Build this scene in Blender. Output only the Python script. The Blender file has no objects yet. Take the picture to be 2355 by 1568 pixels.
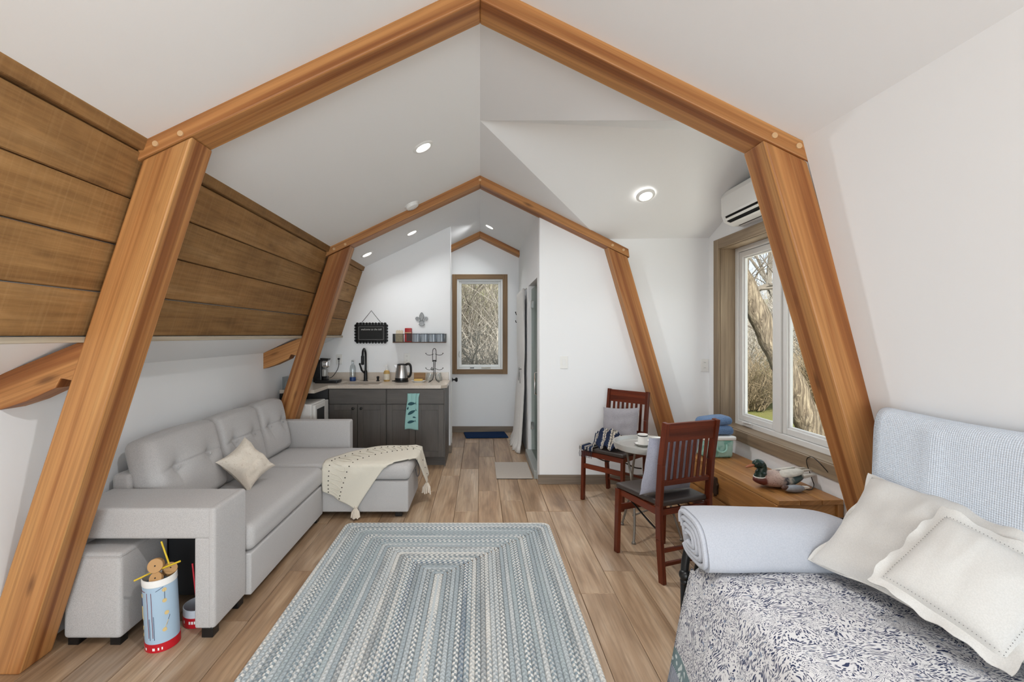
import bpy, bmesh, math, random
from mathutils import Vector, Matrix, noise as mnoise
sc = bpy.context.scene
C = sc.collection
R = math.radians
PI = math.pi

# ---------------------------------------------------------------- camera
cam_d = bpy.data.cameras.new('camera')
cam_d.sensor_fit = 'HORIZONTAL'; cam_d.sensor_width = 36.0
cam_d.lens = 36.0*1060/2355
cam_d.shift_x = (1177.5-1104)/2355
cam_d.shift_y = -(784-770)/2355
cam_d.clip_start = 0.05; cam_d.clip_end = 300
cam = bpy.data.objects.new('camera', cam_d); C.objects.link(cam)
cam.location = (0, 0, 1.47); cam.rotation_euler = (R(90), 0, 0)
sc.camera = cam

# ---------------------------------------------------------------- world, sun, gable fill, exposure
world = bpy.data.worlds.new('world'); sc.world = world; world.use_nodes = True
bg = world.node_tree.nodes['Background']
bg.inputs[0].default_value = (0.80, 0.89, 1.0, 1); bg.inputs[1].default_value = 1.0
def add_light(name, typ, loc, rot, energy, color=(1, 1, 1), **kw):
    d = bpy.data.lights.new(name, typ); d.energy = energy; d.color = color
    for k, v in kw.items(): setattr(d, k, v)
    o = bpy.data.objects.new(name, d); C.objects.link(o); o.location = loc; o.rotation_euler = rot
    return o
sun_dir = Vector((0.16, 0.80, -0.62)).normalized()
add_light('sun', 'SUN', (0, 0, 8), sun_dir.to_track_quat('-Z', 'Y').to_euler(), 13.0, (1.0, 0.97, 0.92), angle=R(2))
# added area fill, stands in for daylight from the unseen gable end
add_light('gable_fill', 'AREA', (0, -3.85, 1.05), (R(97), 0, 0), 118, (0.85, 0.945, 1.0), shape='RECTANGLE', size=3.2, size_y=1.9)
sc.view_settings.view_transform = 'Standard'
sc.view_settings.look = 'None'
sc.view_settings.gamma = 1.0
sc.view_settings.use_curve_mapping = False
sc.view_settings.exposure = 0.36

# ---------------------------------------------------------------- helpers
def lin(c):
    c /= 255.0
    return c/12.92 if c <= 0.04045 else ((c+0.055)/1.055)**2.4
def S(r, g, b): return (lin(r), lin(g), lin(b), 1.0)

def tag(o, label=None, cat=None, group=None, kind=None):
    if label: o['label'] = label
    if cat: o['category'] = cat
    if group: o['group'] = group
    if kind: o['kind'] = kind
    return o

class MB:
    def __init__(s): s.v = []; s.f = []; s.uv = {}
    def add(s, verts, faces, uvs=None):
        b = len(s.v); s.v += [tuple(p) for p in verts]
        for i, f in enumerate(faces):
            if uvs: s.uv[len(s.f)] = uvs[i]
            s.f.append(tuple(b+k for k in f))
        return s
    def box(s, x0, x1, y0, y1, z0, z1, M=None):
        vs = [Vector(p) for p in ((x0,y0,z0),(x1,y0,z0),(x1,y1,z0),(x0,y1,z0),(x0,y0,z1),(x1,y0,z1),(x1,y1,z1),(x0,y1,z1))]
        if M: vs = [M @ p for p in vs]
        return s.add(vs, [(0,3,2,1),(4,5,6,7),(0,1,5,4),(1,2,6,5),(2,3,7,6),(3,0,4,7)])
    def bar(s, p0, p1, w, h, up=(0,0,1)):
        p0 = Vector(p0); p1 = Vector(p1); d = (p1-p0); L = d.length; d.normalize()
        u = Vector(up); a = d.cross(u)
        if a.length < 1e-5: a = d.cross(Vector((1,0,0)))
        a.normalize(); b = a.cross(d)
        vs = []
        for q in (p0, p1):
            for sa, sb in ((-1,-1),(1,-1),(1,1),(-1,1)): vs.append(q + a*sa*w/2 + b*sb*h/2)
        return s.add(vs, [(0,1,2,3),(7,6,5,4),(0,4,5,1),(1,5,6,2),(2,6,7,3),(3,7,4,0)])
    def tube(s, pts, r, n=8, closed=False, flat=1.0, caps=True):
        pts = [Vector(p) for p in pts]; m = len(pts)
        rs = r if isinstance(r, (list, tuple)) else [r]*m
        vs = []; fs = []; prev = None
        for i, p in enumerate(pts):
            if closed: t = pts[(i+1) % m]-pts[i-1]
            else: t = pts[min(i+1, m-1)]-pts[max(i-1, 0)]
            t.normalize()
            if prev is None:
                a = t.cross(Vector((0,0,1)))
                if a.length < 1e-3: a = t.cross(Vector((0,1,0)))
            else: a = prev - t*prev.dot(t)
            a.normalize(); prev = a.copy(); b = t.cross(a)
            for k in range(n):
                an = 2*PI*k/n
                vs.append(p + a*math.cos(an)*rs[i] + b*math.sin(an)*rs[i]*flat)
        rng = m if closed else m-1
        for i in range(rng):
            j = (i+1) % m
            for k in range(n):
                k2 = (k+1) % n
                fs.append((i*n+k, i*n+k2, j*n+k2, j*n+k))
        if caps and not closed:
            fs.append(tuple(range(n-1, -1, -1))); fs.append(tuple((m-1)*n+k for k in range(n)))
        return s.add(vs, fs)
    def lathe(s, prof, n=20, c=(0,0,0), M=None, cap=True):
        vs = []; fs = []; m = len(prof); c = Vector(c)
        for r, z in prof:
            for k in range(n):
                a = 2*PI*k/n
                p = Vector((r*math.cos(a), r*math.sin(a), z))
                vs.append((M @ p if M else p)+c)
        for i in range(m-1):
            for k in range(n):
                k2 = (k+1) % n
                fs.append((i*n+k, i*n+k2, (i+1)*n+k2, (i+1)*n+k))
        if cap:
            fs.append(tuple(range(n-1, -1, -1))); fs.append(tuple((m-1)*n+k for k in range(n)))
        return s.add(vs, fs)
    def prism(s, poly, a0, a1, plane='xz'):
        def P(u, v, a): return {'xz': (u, a, v), 'yz': (a, u, v), 'xy': (u, v, a)}[plane]
        n = len(poly)
        vs = [P(u, v, a0) for u, v in poly]+[P(u, v, a1) for u, v in poly]
        fs = [tuple(range(n-1, -1, -1)), tuple(range(n, 2*n))]
        for i in range(n):
            j = (i+1) % n; fs.append((i, j, n+j, n+i))
        return s.add(vs, fs)
    def grid(s, nu, nv, fn, closed_u=False):
        vs = []; fs = []; uvs = []
        for j in range(nv+1):
            for i in range(nu+(0 if closed_u else 1)):
                vs.append(fn(i/nu, j/nv))
        w = nu if closed_u else nu+1
        for j in range(nv):
            for i in range(nu):
                i2 = (i+1) % w if closed_u else i+1
                fs.append((j*w+i, j*w+i2, (j+1)*w+i2, (j+1)*w+i))
                uvs.append(((i/nu, j/nv), ((i+1)/nu, j/nv), ((i+1)/nu, (j+1)/nv), (i/nu, (j+1)/nv)))
        return s.add(vs, fs, uvs)
    def ell(s, c, rad, nu=16, nv=10, M=None, fn=None):
        c = Vector(c)
        def f(u, v):
            th = u*2*PI; ph = -PI/2+v*PI
            p = Vector((math.cos(ph)*math.cos(th)*rad[0], math.cos(ph)*math.sin(th)*rad[1], math.sin(ph)*rad[2]))
            if fn: p = fn(p)
            if M: p = M @ p
            return p+c
        return s.grid(nu, nv, f, closed_u=True)
    def rbox(s, c, size, r=0.03, div=(6,6,6), disp=None, M=None):
        hx = [k/2 for k in size]; c = Vector(c); r = min(r, min(hx)*0.98)
        def ts(h, n):
            inn = h-r
            a = [-h, -h+0.3*r, -h+0.65*r]
            mid = [-inn+2*inn*i/n for i in range(n+1)]
            return a+mid+[-x for x in reversed(a)]
        T = [ts(hx[i], div[i]) for i in range(3)]
        def mp(p):
            q = Vector(p); cl = Vector([max(-(hx[i]-r), min(hx[i]-r, q[i])) for i in range(3)])
            d = q-cl
            if d.length > 1e-9: q = cl+d.normalized()*r
            if disp: q = disp(q, Vector(p))
            if M: q = M @ q
            return q+c
        idx = {}; vs = []; fs = []
        def vid(p):
            k = (round(p[0], 6), round(p[1], 6), round(p[2], 6))
            if k not in idx: idx[k] = len(vs); vs.append(mp(p))
            return idx[k]
        for ax in range(3):
            a, b = (ax+1) % 3, (ax+2) % 3
            for sg in (-1, 1):
                for i in range(len(T[a])-1):
                    for j in range(len(T[b])-1):
                        q = []
                        for (ii, jj) in ((i, j), (i+1, j), (i+1, j+1), (i, j+1)):
                            p = [0, 0, 0]; p[ax] = sg*hx[ax]; p[a] = T[a][ii]; p[b] = T[b][jj]; q.append(vid(p))
                        fs.append(tuple(q if sg > 0 else q[::-1]))
        return s.add(vs, fs)
    def mesh(s, name, smooth=False, angle=35, grain=None):
        me = bpy.data.meshes.new(name); me.from_pydata(s.v, [], s.f); me.update()
        if s.uv:
            ul = me.uv_layers.new(name='UVMap')
            for p in me.polygons:
                u = s.uv.get(p.index)
                if u:
                    for k, li in enumerate(p.loop_indices): ul.data[li].uv = u[k]
        if grain:
            ul = me.uv_layers.get('UVMap') or me.uv_layers.new(name='UVMap')
            ax = Vector(grain).normalized()
            for p in me.polygons:
                n = p.normal
                b = n.cross(ax)
                if b.length < 0.3: b = n.cross(Vector((0.3, 1, 0.2)))
                b.normalize()
                for li in p.loop_indices:
                    co = me.vertices[me.loops[li].vertex_index].co
                    ul.data[li].uv = (co.dot(ax), co.dot(b)+0.37*p.index)
        if smooth:
            for p in me.polygons: p.use_smooth = True
            if angle < 180: me.set_sharp_from_angle(angle=R(angle))
        return me
    def build(s, name, mat, parent=None, smooth=False, angle=35, grain=None, bevel=0, seg=2, loc=None, rot=None, label=None, solid=0, subsurf=0):
        me = s.mesh(name, smooth, angle, grain)
        if mat: me.materials.append(mat)
        o = bpy.data.objects.new(name, me); C.objects.link(o)
        if parent: o.parent = parent
        if loc is not None: o.location = loc
        if rot is not None: o.rotation_euler = rot
        if solid:
            m = o.modifiers.new('solid', 'SOLIDIFY'); m.thickness = solid; m.offset = 0
        if bevel:
            m = o.modifiers.new('bevel', 'BEVEL'); m.width = bevel; m.segments = seg; m.limit_method = 'ANGLE'; m.angle_limit = R(40)
        if subsurf:
            m = o.modifiers.new('sub', 'SUBSURF'); m.levels = subsurf; m.render_levels = subsurf
        if label: o['label'] = label
        return o

def thing(name, label, cat, loc=(0,0,0), rotz=0, group=None):
    o = bpy.data.objects.new(name, None); C.objects.link(o); o.empty_display_size = 0.05
    o.location = loc; o.rotation_euler = (0, 0, rotz)
    return tag(o, label, cat, group)
def struct(o, label, cat): return tag(o, label, cat, kind='structure')
def dup(root, label, loc=None, rotz=None):
    r = root.copy(); C.objects.link(r)
    if loc is not None: r.location = loc
    if rotz is not None: r.rotation_euler = (0, 0, rotz)
    r['label'] = label
    for ch in [o for o in bpy.data.objects if o.parent == root]:
        c = ch.copy(); C.objects.link(c); c.parent = r
        for g in [o for o in bpy.data.objects if o.parent == ch]:
            d = g.copy(); C.objects.link(d); d.parent = c
    return r
def frame(c, n, up):
    n = Vector(n).normalized(); up = Vector(up); up = (up-n*up.dot(n)).normalized(); x = up.cross(n)
    M = Matrix((x, up, n)).transposed().to_4x4(); M.translation = Vector(c); return M
def smooth_path(pts, k=6, closed=False):
    pts = [Vector(p) for p in pts]; n = len(pts); out = []
    for i in range(n if closed else n-1):
        g = (lambda j: pts[j % n]) if closed else (lambda j: pts[max(0, min(n-1, j))])
        p0, p1, p2, p3 = g(i-1), g(i), g(i+1), g(i+2)
        for t in range(k):
            t /= k
            out.append(0.5*((2*p1)+(p2-p0)*t+(2*p0-5*p1+4*p2-p3)*t*t+(3*p1-p0-3*p2+p3)*t**3))
    if not closed: out.append(pts[-1])
    return out
def text_mesh(body, size, extrude=0.0005, shear=0.0, align='CENTER'):
    cu = bpy.data.curves.new('text', 'FONT'); cu.body = body; cu.size = size; cu.extrude = extrude; cu.shear = shear
    cu.align_x = align; cu.align_y = 'CENTER'; cu.resolution_u = 2
    o = bpy.data.objects.new('text', cu); C.objects.link(o)
    dg = bpy.context.evaluated_depsgraph_get(); dg.update()
    me = bpy.data.meshes.new_from_object(o.evaluated_get(dg))
    bpy.data.objects.remove(o); bpy.data.curves.remove(cu)
    return me

# ---------------------------------------------------------------- materials
class NT:
    def __init__(s, name, rough=0.5, metal=0.0, spec=0.5):
        s.m = bpy.data.materials.new(name); s.m.use_nodes = True; s.t = s.m.node_tree
        s.b = s.t.nodes['Principled BSDF']; s.out = s.t.nodes['Material Output']
        s.b.inputs['Roughness'].default_value = rough; s.b.inputs['Metallic'].default_value = metal
        s.b.inputs['Specular IOR Level'].default_value = spec
    def n(s, typ, **kw):
        nd = s.t.nodes.new(typ)
        for k, v in kw.items():
            if hasattr(nd, k): setattr(nd, k, v)
        return nd
    def l(s, a, b): s.t.links.new(a, b)
    def val(s, inp, v):
        if hasattr(v, 'is_output') or isinstance(v, bpy.types.NodeSocket): s.l(v, inp)
        else: inp.default_value = v
    def math(s, op, a, b=None, c=None):
        nd = s.n('ShaderNodeMath', operation=op); s.val(nd.inputs[0], a)
        if b is not None: s.val(nd.inputs[1], b)
        if c is not None: s.val(nd.inputs[2], c)
        return nd.outputs[0]
    def mix(s, f, a, b, blend='MIX'):
        nd = s.n('ShaderNodeMix', data_type='RGBA', blend_type=blend)
        s.val(nd.inputs[0], f); s.val(nd.inputs[6], a); s.val(nd.inputs[7], b); return nd.outputs[2]
    def ramp(s, f, stops, interp='LINEAR'):
        nd = s.n('ShaderNodeValToRGB'); cr = nd.color_ramp; cr.interpolation = interp
        while len(cr.elements) < len(stops): cr.elements.new(0.5)
        for e, (p, c) in zip(cr.elements, stops): e.position = p; e.color = c
        s.l(f, nd.inputs[0]); return nd.outputs[0]
    def coord(s, kind='Object', scale=(1,1,1), rnd=0.0, rot=(0,0,0)):
        tc = s.n('ShaderNodeTexCoord'); mp = s.n('ShaderNodeMapping')
        s.l(tc.outputs[kind], mp.inputs[0]); mp.inputs['Scale'].default_value = scale; mp.inputs['Rotation'].default_value = rot
        if rnd:
            oi = s.n('ShaderNodeObjectInfo'); cx = s.n('ShaderNodeCombineXYZ')
            a = s.math('MULTIPLY', oi.outputs['Random'], rnd)
            s.l(a, cx.inputs[0]); s.l(a, cx.inputs[1]); s.l(a, cx.inputs[2]); s.l(cx.outputs[0], mp.inputs['Location'])
        return mp.outputs[0]
    def noise(s, vec, scale=5, detail=3, rough=0.5, dist=0.0):
        nd = s.n('ShaderNodeTexNoise'); s.l(vec, nd.inputs['Vector']); nd.inputs['Scale'].default_value = scale
        nd.inputs['Detail'].default_value = detail; nd.inputs['Roughness'].default_value = rough; nd.inputs['Distortion'].default_value = dist
        return nd.outputs[0]
    def voro(s, vec, scale=5, feature='F1', out='Distance', rand=1.0):
        nd = s.n('ShaderNodeTexVoronoi', feature=feature); s.l(vec, nd.inputs['Vector']); nd.inputs['Scale'].default_value = scale
        nd.inputs['Randomness'].default_value = rand
        return nd.outputs[out]
    def bump(s, h, strength=0.3, dist=0.01):
        nd = s.n('ShaderNodeBump'); nd.inputs['Strength'].default_value = strength; nd.inputs['Distance'].default_value = dist
        s.l(h, nd.inputs['Height']); s.l(nd.outputs[0], s.b.inputs['Normal'])
    def base(s, c): s.val(s.b.inputs['Base Color'], c); return s

_plain = {}
def plain(name, col, rough=0.5, metal=0.0, spec=0.5, nz=0.06, scale=40):
    if name in _plain: return _plain[name]
    t = NT(name, rough, metal, spec)
    if nz:
        f = t.noise(t.coord('Object'), scale, 3)
        t.base(t.mix(f, tuple(c*(1-nz) for c in col[:3])+(1,), tuple(min(1, c*(1+nz)) for c in col[:3])+(1,)))
    else: t.base(col)
    _plain[name] = t.m
    return t.m
def fabric(name, col, col2=None, scale=420, bump=0.25, rough=0.9, big=0.08):
    t = NT(name, rough, 0, 0.2)
    col2 = col2 or tuple(c*0.78 for c in col[:3])+(1,)
    co = t.coord('Object')
    f = t.noise(co, scale, 2); g = t.noise(co, 6, 3)
    c = t.mix(t.ramp(f, [(0.35, (0,0,0,1)), (0.65, (1,1,1,1))]), col2, col)
    c = t.mix(t.math('MULTIPLY', g, big), c, (0.1, 0.1, 0.1, 1))
    t.base(c); t.bump(f, bump, 0.002)
    t.b.inputs['Sheen Weight'].default_value = 0.15
    return t.m
def wood(name, cols, su=1.2, sv=12, rough=0.45, rnd=40, fine=90, knots=0.5, bump=0.15, tint=None, spec=0.4, mult=0.35, mottle=0.0):
    """grain runs along U of the UV map (metres)"""
    t = NT(name, rough, 0, spec)
    v = t.coord('UV', (su, sv, 1), rnd)
    f = t.noise(v, 1.0, 4, 0.55, 0.6)
    n = len(cols)
    c = t.ramp(f, [(0.28+0.44*i/(n-1), cols[i]) for i in range(n)])
    v2 = t.coord('UV', (su*3.0, fine, 1), rnd)
    g = t.noise(v2, 1.0, 3, 0.6)
    c = t.mix(t.math('MULTIPLY', t.ramp(g, [(0.35, (1,1,1,1)), (0.6, (0,0,0,1))]), mult), c, tuple(k*0.55 for k in cols[0][:3])+(1,))
    if knots:
        v3 = t.coord('UV', (1.6, 5.5, 1), rnd)
        d = t.voro(v3, 1.0)
        k = t.ramp(d, [(0.04, (1,1,1,1)), (0.11, (0,0,0,1))])
        c = t.mix(t.math('MULTIPLY', k, knots), c, tuple(q*0.3 for q in cols[0][:3])+(1,))
    if mottle:
        mo = t.noise(t.coord('UV', (5, 7, 1), rnd), 1.0, 5, 0.65)
        c = t.mix(t.math('MULTIPLY', t.ramp(mo, [(0.42, (0,0,0,1)), (0.68, (1,1,1,1))]), mottle), c, tuple(k*0.5 for k in cols[0][:3])+(1,))
        saw = t.noise(t.coord('UV', (90, 1.5, 1), rnd), 1.0, 2)
        c = t.mix(t.math('MULTIPLY', t.ramp(saw, [(0.5, (0,0,0,1)), (0.7, (1,1,1,1))]), mottle*0.6), c, cols[-1])
    if tint:
        oi = t.n('ShaderNodeObjectInfo')
        tc = t.ramp(oi.outputs['Random'], [(i/max(1, len(tint)-1), tint[i]) for i in range(len(tint))])
        c = t.mix(1.0, c, tc, 'MULTIPLY')
    t.base(c); t.bump(g, bump, 0.003)
    return t.m

def paint(name, col, bs=0.04):
    t = NT(name, 0.75, 0, 0.25)
    co = t.coord('Object'); a = t.noise(co, 2.2, 4, 0.5, 0.8); b = t.noise(co, 60, 2)
    t.base(col); t.bump(t.math('ADD', t.math('MULTIPLY', a, 1.0), t.math('MULTIPLY', b, 0.08)), bs, 0.02)
    return t.m
M_wall = paint('white_wall_paint', S(244, 245, 246))
M_ceil = paint('white_ceiling_paint', S(244, 245, 246), 0.06)
M_timber = wood('honey_timber', [S(122, 70, 32), S(152, 94, 48), S(186, 130, 76), S(192, 138, 82), S(214, 166, 108)], 0.28, 9, 0.5, 60, 70, 0.6, 0.12)
M_board = wood('rough_sawn_board', [S(128, 92, 52), S(160, 120, 74), S(172, 132, 84), S(190, 152, 106)], 0.8, 7, 0.75, 60, 60, 0.4, 0.5, mottle=0.32, tint=[S(225,222,215), S(255,252,245), S(236,230,222)])
M_floor = wood('floor_plank_wood', [S(132, 106, 82), S(172, 144, 116), S(194, 168, 140), S(218, 198, 174)], 0.9, 7, 0.32, 90, 60, 0.25, 0.12,
               tint=[S(214,212,214), S(255,250,244), S(226,214,200), S(255,255,255), S(205,196,188), S(250,240,228), S(232,230,232)])
M_greytrim = wood('weathered_trim_wood', [S(122, 104, 84), S(150, 130, 106), S(172, 152, 126)], 0.8, 9, 0.55, 50, 70, 0.25, 0.12)
M_paletrim = wood('pale_ledge_wood', [S(160, 146, 126), S(188, 176, 156), S(204, 194, 176)], 0.8, 12, 0.6, 50, 70, 0.1, 0.12)
M_casing = wood('window_casing_wood', [S(110, 84, 56), S(134, 104, 70), S(150, 120, 86)], 0.8, 10, 0.5, 50, 70, 0.2, 0.12)
M_basebd = wood('baseboard_wood', [S(112, 98, 84), S(134, 120, 105), S(150, 136, 120)], 0.8, 10, 0.5, 50, 70, 0.35, 0.1)
M_white = plain('white_trim_paint', S(236, 236, 234), 0.35, 0, 0.5, 0.01)
M_black = plain('black_metal', S(24, 24, 25), 0.35, 0.3, 0.5, 0.1)
M_blackpl = plain('black_plastic', S(22, 22, 23), 0.25, 0, 0.5, 0.05)
M_chrome = plain('chrome', (0.78, 0.78, 0.78, 1), 0.12, 1.0, 0.5, 0.0)
M_steel = plain('brushed_steel', (0.62, 0.61, 0.60, 1), 0.28, 1.0, 0.5, 0.04)
M_greymetal = plain('grey_galvanised_metal', S(196, 196, 192), 0.4, 0.55, 0.5, 0.1, 12)
M_sofa = fabric('grey_sofa_fabric', S(198, 195, 193), S(174, 171, 170))
M_cab = wood('grey_cabinet_stain', [S(80, 76, 72), S(90, 85, 81), S(98, 93, 88)], 1.5, 10, 0.45, 30, 90, 0.0, 0.05, mult=0.15)
M_quartz = plain('speckled_stone_counter', S(206, 194, 180), 0.2, 0, 0.5, 0.16, 90)
M_chair = wood('red_brown_chair_wood', [S(68, 26, 12), S(98, 40, 20), S(118, 52, 28)], 1.5, 30, 0.32, 40, 120, 0.0, 0.05)
M_leather = plain('dark_brown_vinyl', S(58, 50, 46), 0.4, 0, 0.5, 0.12, 60)
M_pine = wood('honey_pine_chest', [S(140, 92, 46), S(170, 118, 64), S(190, 140, 84)], 0.7, 9, 0.42, 60, 70, 0.55, 0.1)
M_plate = plain('outlet_plastic', S(238, 237, 233), 0.35, 0, 0.5, 0.0)
M_dark = plain('dark_void', S(20, 20, 22), 0.7, 0, 0.3, 0.0)
def glass_mat(name, tint=(1,1,1,1), refl=0.07, rough=0.02, fr=0.22):
    t = NT(name); nt = t.t
    tr = t.n('ShaderNodeBsdfTransparent'); tr.inputs[0].default_value = tint
    gl = t.n('ShaderNodeBsdfGlossy'); gl.inputs['Roughness'].default_value = rough
    lw = t.n('ShaderNodeLayerWeight'); lw.inputs[0].default_value = 0.25
    f = t.math('MULTIPLY_ADD', lw.outputs['Fresnel'], fr, refl)
    mx = t.n('ShaderNodeMixShader'); t.l(f, mx.inputs[0]); t.l(tr.outputs[0], mx.inputs[1]); t.l(gl.outputs[0], mx.inputs[2])
    t.l(mx.outputs[0], t.out.inputs[0])
    return t.m
M_pane = glass_mat('window_pane_glass', (0.97, 0.98, 0.97, 1), 0.0, fr=0.04)
M_clear = glass_mat('clear_glassware', (0.86, 0.89, 0.9, 1), 0.10)
M_shower = glass_mat('shower_glass', (0.80, 0.84, 0.82, 1), 0.03)
def emis(name, col, strength):
    t = NT(name); t.b.inputs['Emission Color'].default_value = col; t.b.inputs['Emission Strength'].default_value = strength
    t.base((0.9, 0.9, 0.9, 1)); return t.m
M_lens = emis('lamp_lens', (1.0, 0.96, 0.9, 1), 5.0)
# ================================================================ STRUCTURE
YB, YF = 6.96, -4.0            # end wall of the bath and added glazed gable behind the camera
B1, B2, B3, BD = 1.99, 4.42, 6.80, 0.16
SL, SR = 0.476, 0.495          # pitch of the upper roof left / right
def Lx(z): return -1.45-0.33*(2.31-z)
def Rx(z): return 1.395+0.256*(2.30-z)

# ---- floor: every plank a part
mb = MB(); mb.box(-2.2, 2.5, YF, YB+0.1, -0.15, -0.014)
floor = struct(mb.build('floor', plain('subfloor', S(70, 58, 48), 0.8)), 'brown wood plank floor running the length of the loft', 'floor')
random.seed(4)
PW, PL = 0.196, 1.22
_pm = {}
def plank_mesh(L):
    k = round(L, 3)
    if k not in _pm:
        b = MB(); g = 0.0011; e = 0.0022
        x0, x1, y0, y1 = g, PW-g, g, k-g
        vs = [(x0,y0,-0.012),(x1,y0,-0.012),(x1,y1,-0.012),(x0,y1,-0.012),(x0,y0,-e),(x1,y0,-e),(x1,y1,-e),(x0,y1,-e),
              (x0+e,y0+e,0),(x1-e,y0+e,0),(x1-e,y1-e,0),(x0+e,y1-e,0)]
        fs = [(0,1,5,4),(1,2,6,5),(2,3,7,6),(3,0,4,7),(4,5,9,8),(5,6,10,9),(6,7,11,10),(7,4,8,11),(8,9,10,11)]
        b.add(vs, fs); me = b.mesh('plank', grain=(0,1,0)); me.materials.append(M_floor); _pm[k] = me
    return _pm[k]
nrow = 23
for i in range(nrow):
    x = -0.015-11*PW+i*PW
    y = YF - random.choice([0.2, 0.45, 0.7, 0.95])
    y0 = YF
    nxt = y+PL
    while y0 < YB-0.01:
        y1 = min(nxt, YB); L = y1-y0
        if L > 0.05:
            o = bpy.data.objects.new('plank', plank_mesh(L)); C.objects.link(o); o.parent = floor; o.location = (x, y0, 0)
        y0 = y1; nxt = y1+PL

# ---- left wall: white knee wall, soffit and backing for the boards
mb = MB()
prof = [(Lx(2.33)-0.03, 2.33), (Lx(1.45)-0.03, 1.45), (-2.08, 1.295), (-2.08, -0.1), (-2.2, -0.1), (-2.2, 1.40), (Lx(1.5)-0.2, 1.55), (Lx(2.33)-0.2, 2.33)]
mb.prism(prof, YF, YB+0.1)
wl = struct(mb.build('wall_left', M_wall), 'left gambrel wall, white below and rough brown boards above', 'wall')
cuts = [2.263, 2.067, 1.868, 1.659, 1.463]
random.seed(8)
for (ya, yb) in ((YF, B1+0.08), (B1+0.08, B2+0.08), (B2+0.08, 5.75)):
    for k in range(4):
        zt, zb = cuts[k]-0.003, cuts[k+1]+0.003
        j = random.uniform(-0.003, 0.005)
        b = MB(); b.prism([(Lx(zt)+j, zt), (Lx(zt)-0.028, zt), (Lx(zb)-0.028, zb), (Lx(zb)+j, zb)], ya+0.002, yb-0.002)
        b.build('board', M_board, wl, grain=(0,1,0), bevel=0.004, seg=1)
    b = MB(); b.prism([(Lx(2.325)+0.012, 2.322), (Lx(2.325)-0.026, 2.322), (Lx(2.267)-0.026, 2.267), (Lx(2.267)+0.012, 2.267)], ya, yb)
    b.build('top_strip', M_board, wl, grain=(0,1,0), bevel=0.003, seg=1)
    b = MB(); b.box(Lx(1.45)-0.028, Lx(1.45)+0.022, ya, yb, 1.437, 1.462)
    b.build('ledge_board', M_paletrim, wl, grain=(0,1,0), bevel=0.002, seg=1, label='pale wood ledge strip')

# ---- ceiling
def slab(mb, poly, zf, th=0.12):
    n = len(poly)
    vs = [(x, y, zf(x, y)) for x, y in poly]+[(x, y, zf(x, y)+th) for x, y in poly]
    fs = [tuple(range(n)), tuple(range(2*n-1, n-1, -1))]+[(i, n+i, n+(i+1) % n, (i+1) % n) for i in range(n)]
    mb.add(vs, fs)
DY, DH, DX = 3.29, 1.26, 2.26      # dormer centre, half width, window wall
XV = 1.183                          # where the valleys reach the dormer eaves
mb = MB()
slab(mb, [(0.0, YF), (0.0, YB+0.1), (-1.50, YB+0.1), (-1.50, YF)], lambda x, y: 3.0+SL*x)
zr = lambda x, y: 3.0-SR*x
slab(mb, [(0, YF), (1.44, YF), (1.44, DY-DH), (XV, DY-DH), (0, DY)], zr)
slab(mb, [(0, DY), (XV, DY+DH), (XV+0.002, DY+DH+0.03), (1.44, DY+DH+0.03), (1.44, YB+0.1), (0, YB+0.1)], zr)
for sg in (-1, 1):
    e_ = 1.12; A = Vector((0, DY, 3.0)); B_ = Vector((2.4, DY, 2.885)); C_ = Vector((2.4, DY+sg*DH*e_, 2.885-0.455*e_)); D_ = Vector((XV*e_, DY+sg*DH*e_, 3.0-0.586*e_))
    up = Vector((0, 0, 0.12))
    mb.grid(12, 12, lambda u, v: A.lerp(B_, u).lerp(D_.lerp(C_, u), v))
    mb.grid(1, 1, lambda u, v: A.lerp(B_, u).lerp(D_.lerp(C_, u), v)+up)
struct(mb.build('ceiling', M_ceil, smooth=True, angle=8), 'white pitched plaster ceiling with a gabled dormer opening to the right', 'ceiling')

# ---- right side walls
mb = MB()
for (ya, yb) in ((YF, B1), (4.67, YB+0.1)):
    mb.prism([(Rx(2.32), 2.32), (1.715, 1.05), (1.715, -0.1), (1.85, -0.1), (1.85, 1.05), (Rx(2.32)+0.13, 2.32)], ya, yb)
struct(mb.build('wall_right', M_wall), 'white sloped right wall above the daybed', 'wall')
# near cheek of the dormer
mb = MB(); mb.prism([(2.0, -0.1), (2.36, -0.1), (2.36, 2.47), (1.36, 2.44), (1.40, 2.25)], 2.0, 2.14)
struct(mb.build('wall_dormer_cheek', M_wall), 'narrow white cheek wall of the dormer behind the near post', 'wall')
# dormer window wall with opening
WY0, WY1, WZ0, WZ1 = 2.45, 4.33, 0.64, 2.28
mb = MB(); x0, x1 = DX, DX+0.14
mb.prism([(2.03, -0.1), (4.55, -0.1), (4.55, WZ0), (2.03, WZ0)], x0, x1, 'yz')
mb.prism([(2.03, WZ0), (WY0, WZ0), (WY0, WZ1), (2.03, WZ1)], x0, x1, 'yz')
mb.prism([(WY1, WZ0), (4.55, WZ0), (4.55, WZ1), (WY1, WZ1)], x0, x1, 'yz')
mb.prism([(2.03, WZ1), (4.55, WZ1), (4.55, 2.45), (DY, 2.92), (2.03, 2.45)], x0, x1, 'yz')
struct(mb.build('wall_dormer', M_wall), 'white dormer end wall holding the wide window', 'wall')
# wall facing the camera beside the shower (also the far cheek of the dormer)
mb = MB()
mb.prism([(0.585, -0.1), (2.4, -0.1), (2.4, 2.46), (XV, 2.44), (0.585, 2.74)], 4.55, 4.67)
struct(mb.build('wall_partition', M_wall, bevel=0.012, seg=3), 'white partition wall facing the room behind the bistro table', 'wall')
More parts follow.
